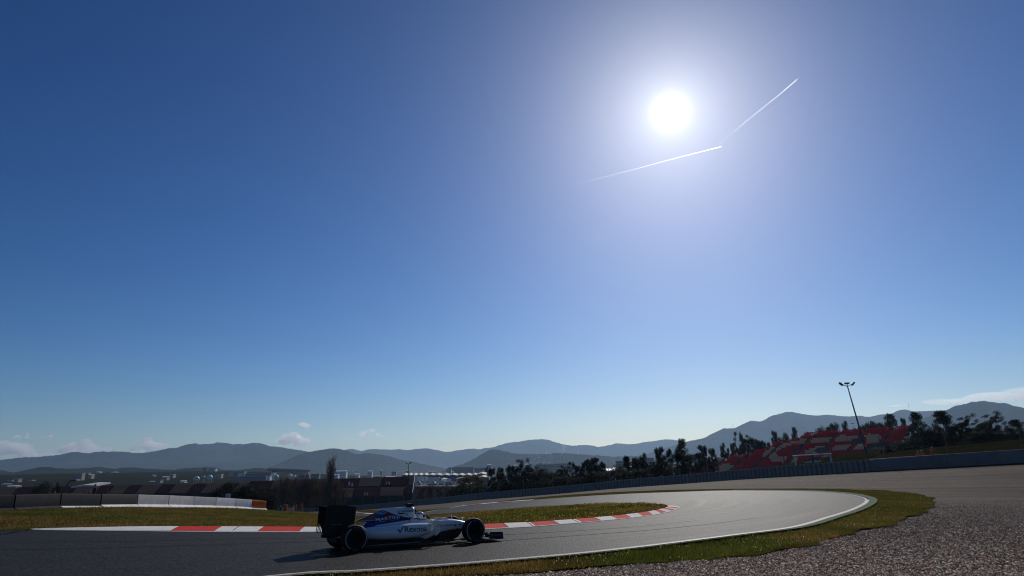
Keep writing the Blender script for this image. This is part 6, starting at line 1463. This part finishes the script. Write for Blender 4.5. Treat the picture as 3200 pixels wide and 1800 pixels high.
person_at(944, 1571, 135, M_ORANGE, 'marshal in orange by the end of the tyre wall, right one', None)
person_at(917, 1578, 132, M_WHC, 'person in white at the end of the tyre wall', None)
person_at(926, 1577, 133, M_ORANGE, 'marshal in orange between the person in white and the right marshal', M_ROSE)
person_at(878, 1580, 120, M_DARKC, 'dark-clothed marshal beside the orange drum', M_ROSE)
person_at(172, 1534, 64, M_REDC, 'person with a pinkish top at the foot of the small cypress', None)

# marshal post bits by the end of the tyre wall
p = at(891, 1594, 112); dr = empty('drum', (p[0], p[1], p[2])); tag(dr, 'orange drum standing by the parked white car at the end of the tyre wall', 'drum')
mb = MB(); mb.rings([[(r_ * math.cos(a), r_ * math.sin(a), z_) for a in np.linspace(0, 6.283, 16, endpoint=False)] for z_, r_ in ((-.6, .30), (0, .30), (.02, .32), (.3, .32), (.32, .30), (.6, .30), (.62, .32), (.9, .32))]); mb.build('shell', M_ORANGE, dr, 40)
p = at(886, 1607, 140); wc = empty('parked_car', tuple(p), 1.35); tag(wc, 'white car half hidden by the grass mound beside the orange drum', 'car')
for nm, me in zip(('body', 'window', 'wheels'), VM['car', 'white']): link(nm, me, wc)
a, b = at(897, 1600.5, 118), at(916, 1601, 120); db = empty('barrier_block', tuple(a)); tag(db, 'dark red barrier piece between the drum and the tyre wall', 'barrier block'); I = Matrix.Translation(-Vector(db.location))
mb = MB(); mb.rings([[tuple(q + np.array([0, -.2, -.5])), tuple(q + np.array([0, .2, -.5])), tuple(q + np.array([0, .12, .62])), tuple(q + np.array([0, -.12, .62]))] for q in (a, b)]); part(mb, 'block_body', surf('dark_red_block', (.16, .03, .02), .7, 2, .2), db, I, False)
# white canopy behind the barrier
c = at(280, 1545, 66); cn = empty('canopy', (c[0], c[1], c[2])); tag(cn, 'white flat canopy with people under it behind the barrier blocks', 'canopy')
hw = 36 / F * 66; H_ = at(280, 1521, 66)[2] - c[2]
mb = MB(); mb.rings([[(x, -1.2, H_ + dz), (x, 1.2, H_ + dz + .25), (x, 1.2, H_ + dz + .37), (x, -1.2, H_ + dz + .12)] for x, dz in ((-hw, -.1), (0, .05), (hw, .0))]); mb.build('roof', M_WHITEMETAL, cn)
for sx in (-1, 1):
    for sy in (-1, 1): mb = MB(); mb.tube([(sx * hw * .9, sy, -1.2), (sx * hw * .9, sy, H_ + .05)], .04, 6); mb.build('post', M_POSTGREY, cn)
# marker board
t, bt = at(713, 1543.5, 72), at(717, 1562, 72); mkr = empty('marker_board', (bt[0], bt[1], bt[2] - .5)); tag(mkr, 'small white marker board with a red letter behind the pale blocks', 'sign'); I = Matrix.Translation(-Vector(mkr.location))
k_ = 72 / F
mb = MB(); mb.box((t[0], t[1], t[2] - 7 * k_), (13.5 * k_, .03, 15.5 * k_)); part(mb, 'board', M_WHITEMETAL, mkr, I, False)
mb = MB(); mb.tube([(t[0] + 2 * k_, t[1] + .03, bt[2] - .5), (t[0] + 2 * k_, t[1] + .03, t[2] - 10 * k_)], .03, 6); part(mb, 'post', M_POSTGREY, mkr, I)
me = text2d('F', 14 * k_, .03 * k_); me.transform(Matrix.Translation((t[0] - 3.4 * k_, t[1] - .02, t[2] - 12 * k_)) @ Matrix.Rotation(math.pi / 2, 4, 'X')); me.materials.append(M_REDC)
o = link('letter', me, mkr); o.matrix_parent_inverse = I
# radio masts on the right range
for n_, (px, y0, y1, Y) in enumerate([(2290.5, 1336, 1325, 6000), (2839, 1266, 1256, 6000)]):
    a, b = at(px, y0 + 2, Y * 1.0), at(px - 1, y1, Y); o = empty('radio_mast', tuple(a)); tag(o, ['thin radio mast on the left shoulder of the right mountain', 'thin radio mast on the rounded summit of the right mountain'][n_], 'mast'); I = Matrix.Translation(-Vector(o.location))
    mb = MB(); mb.tube([tuple(a - np.array([0, 0, 20])), tuple(b)], [1.3, .6], 5); part(mb, 'pole', M_DARKSTEEL, o, I)
    mb = MB(); mb.tube([tuple(a * .5 + b * .5 - np.array([2, 0, 0])), tuple(a * .5 + b * .5 + np.array([2, 0, 0]))], .5, 4); part(mb, 'crossarm', M_DARKSTEEL, o, I)
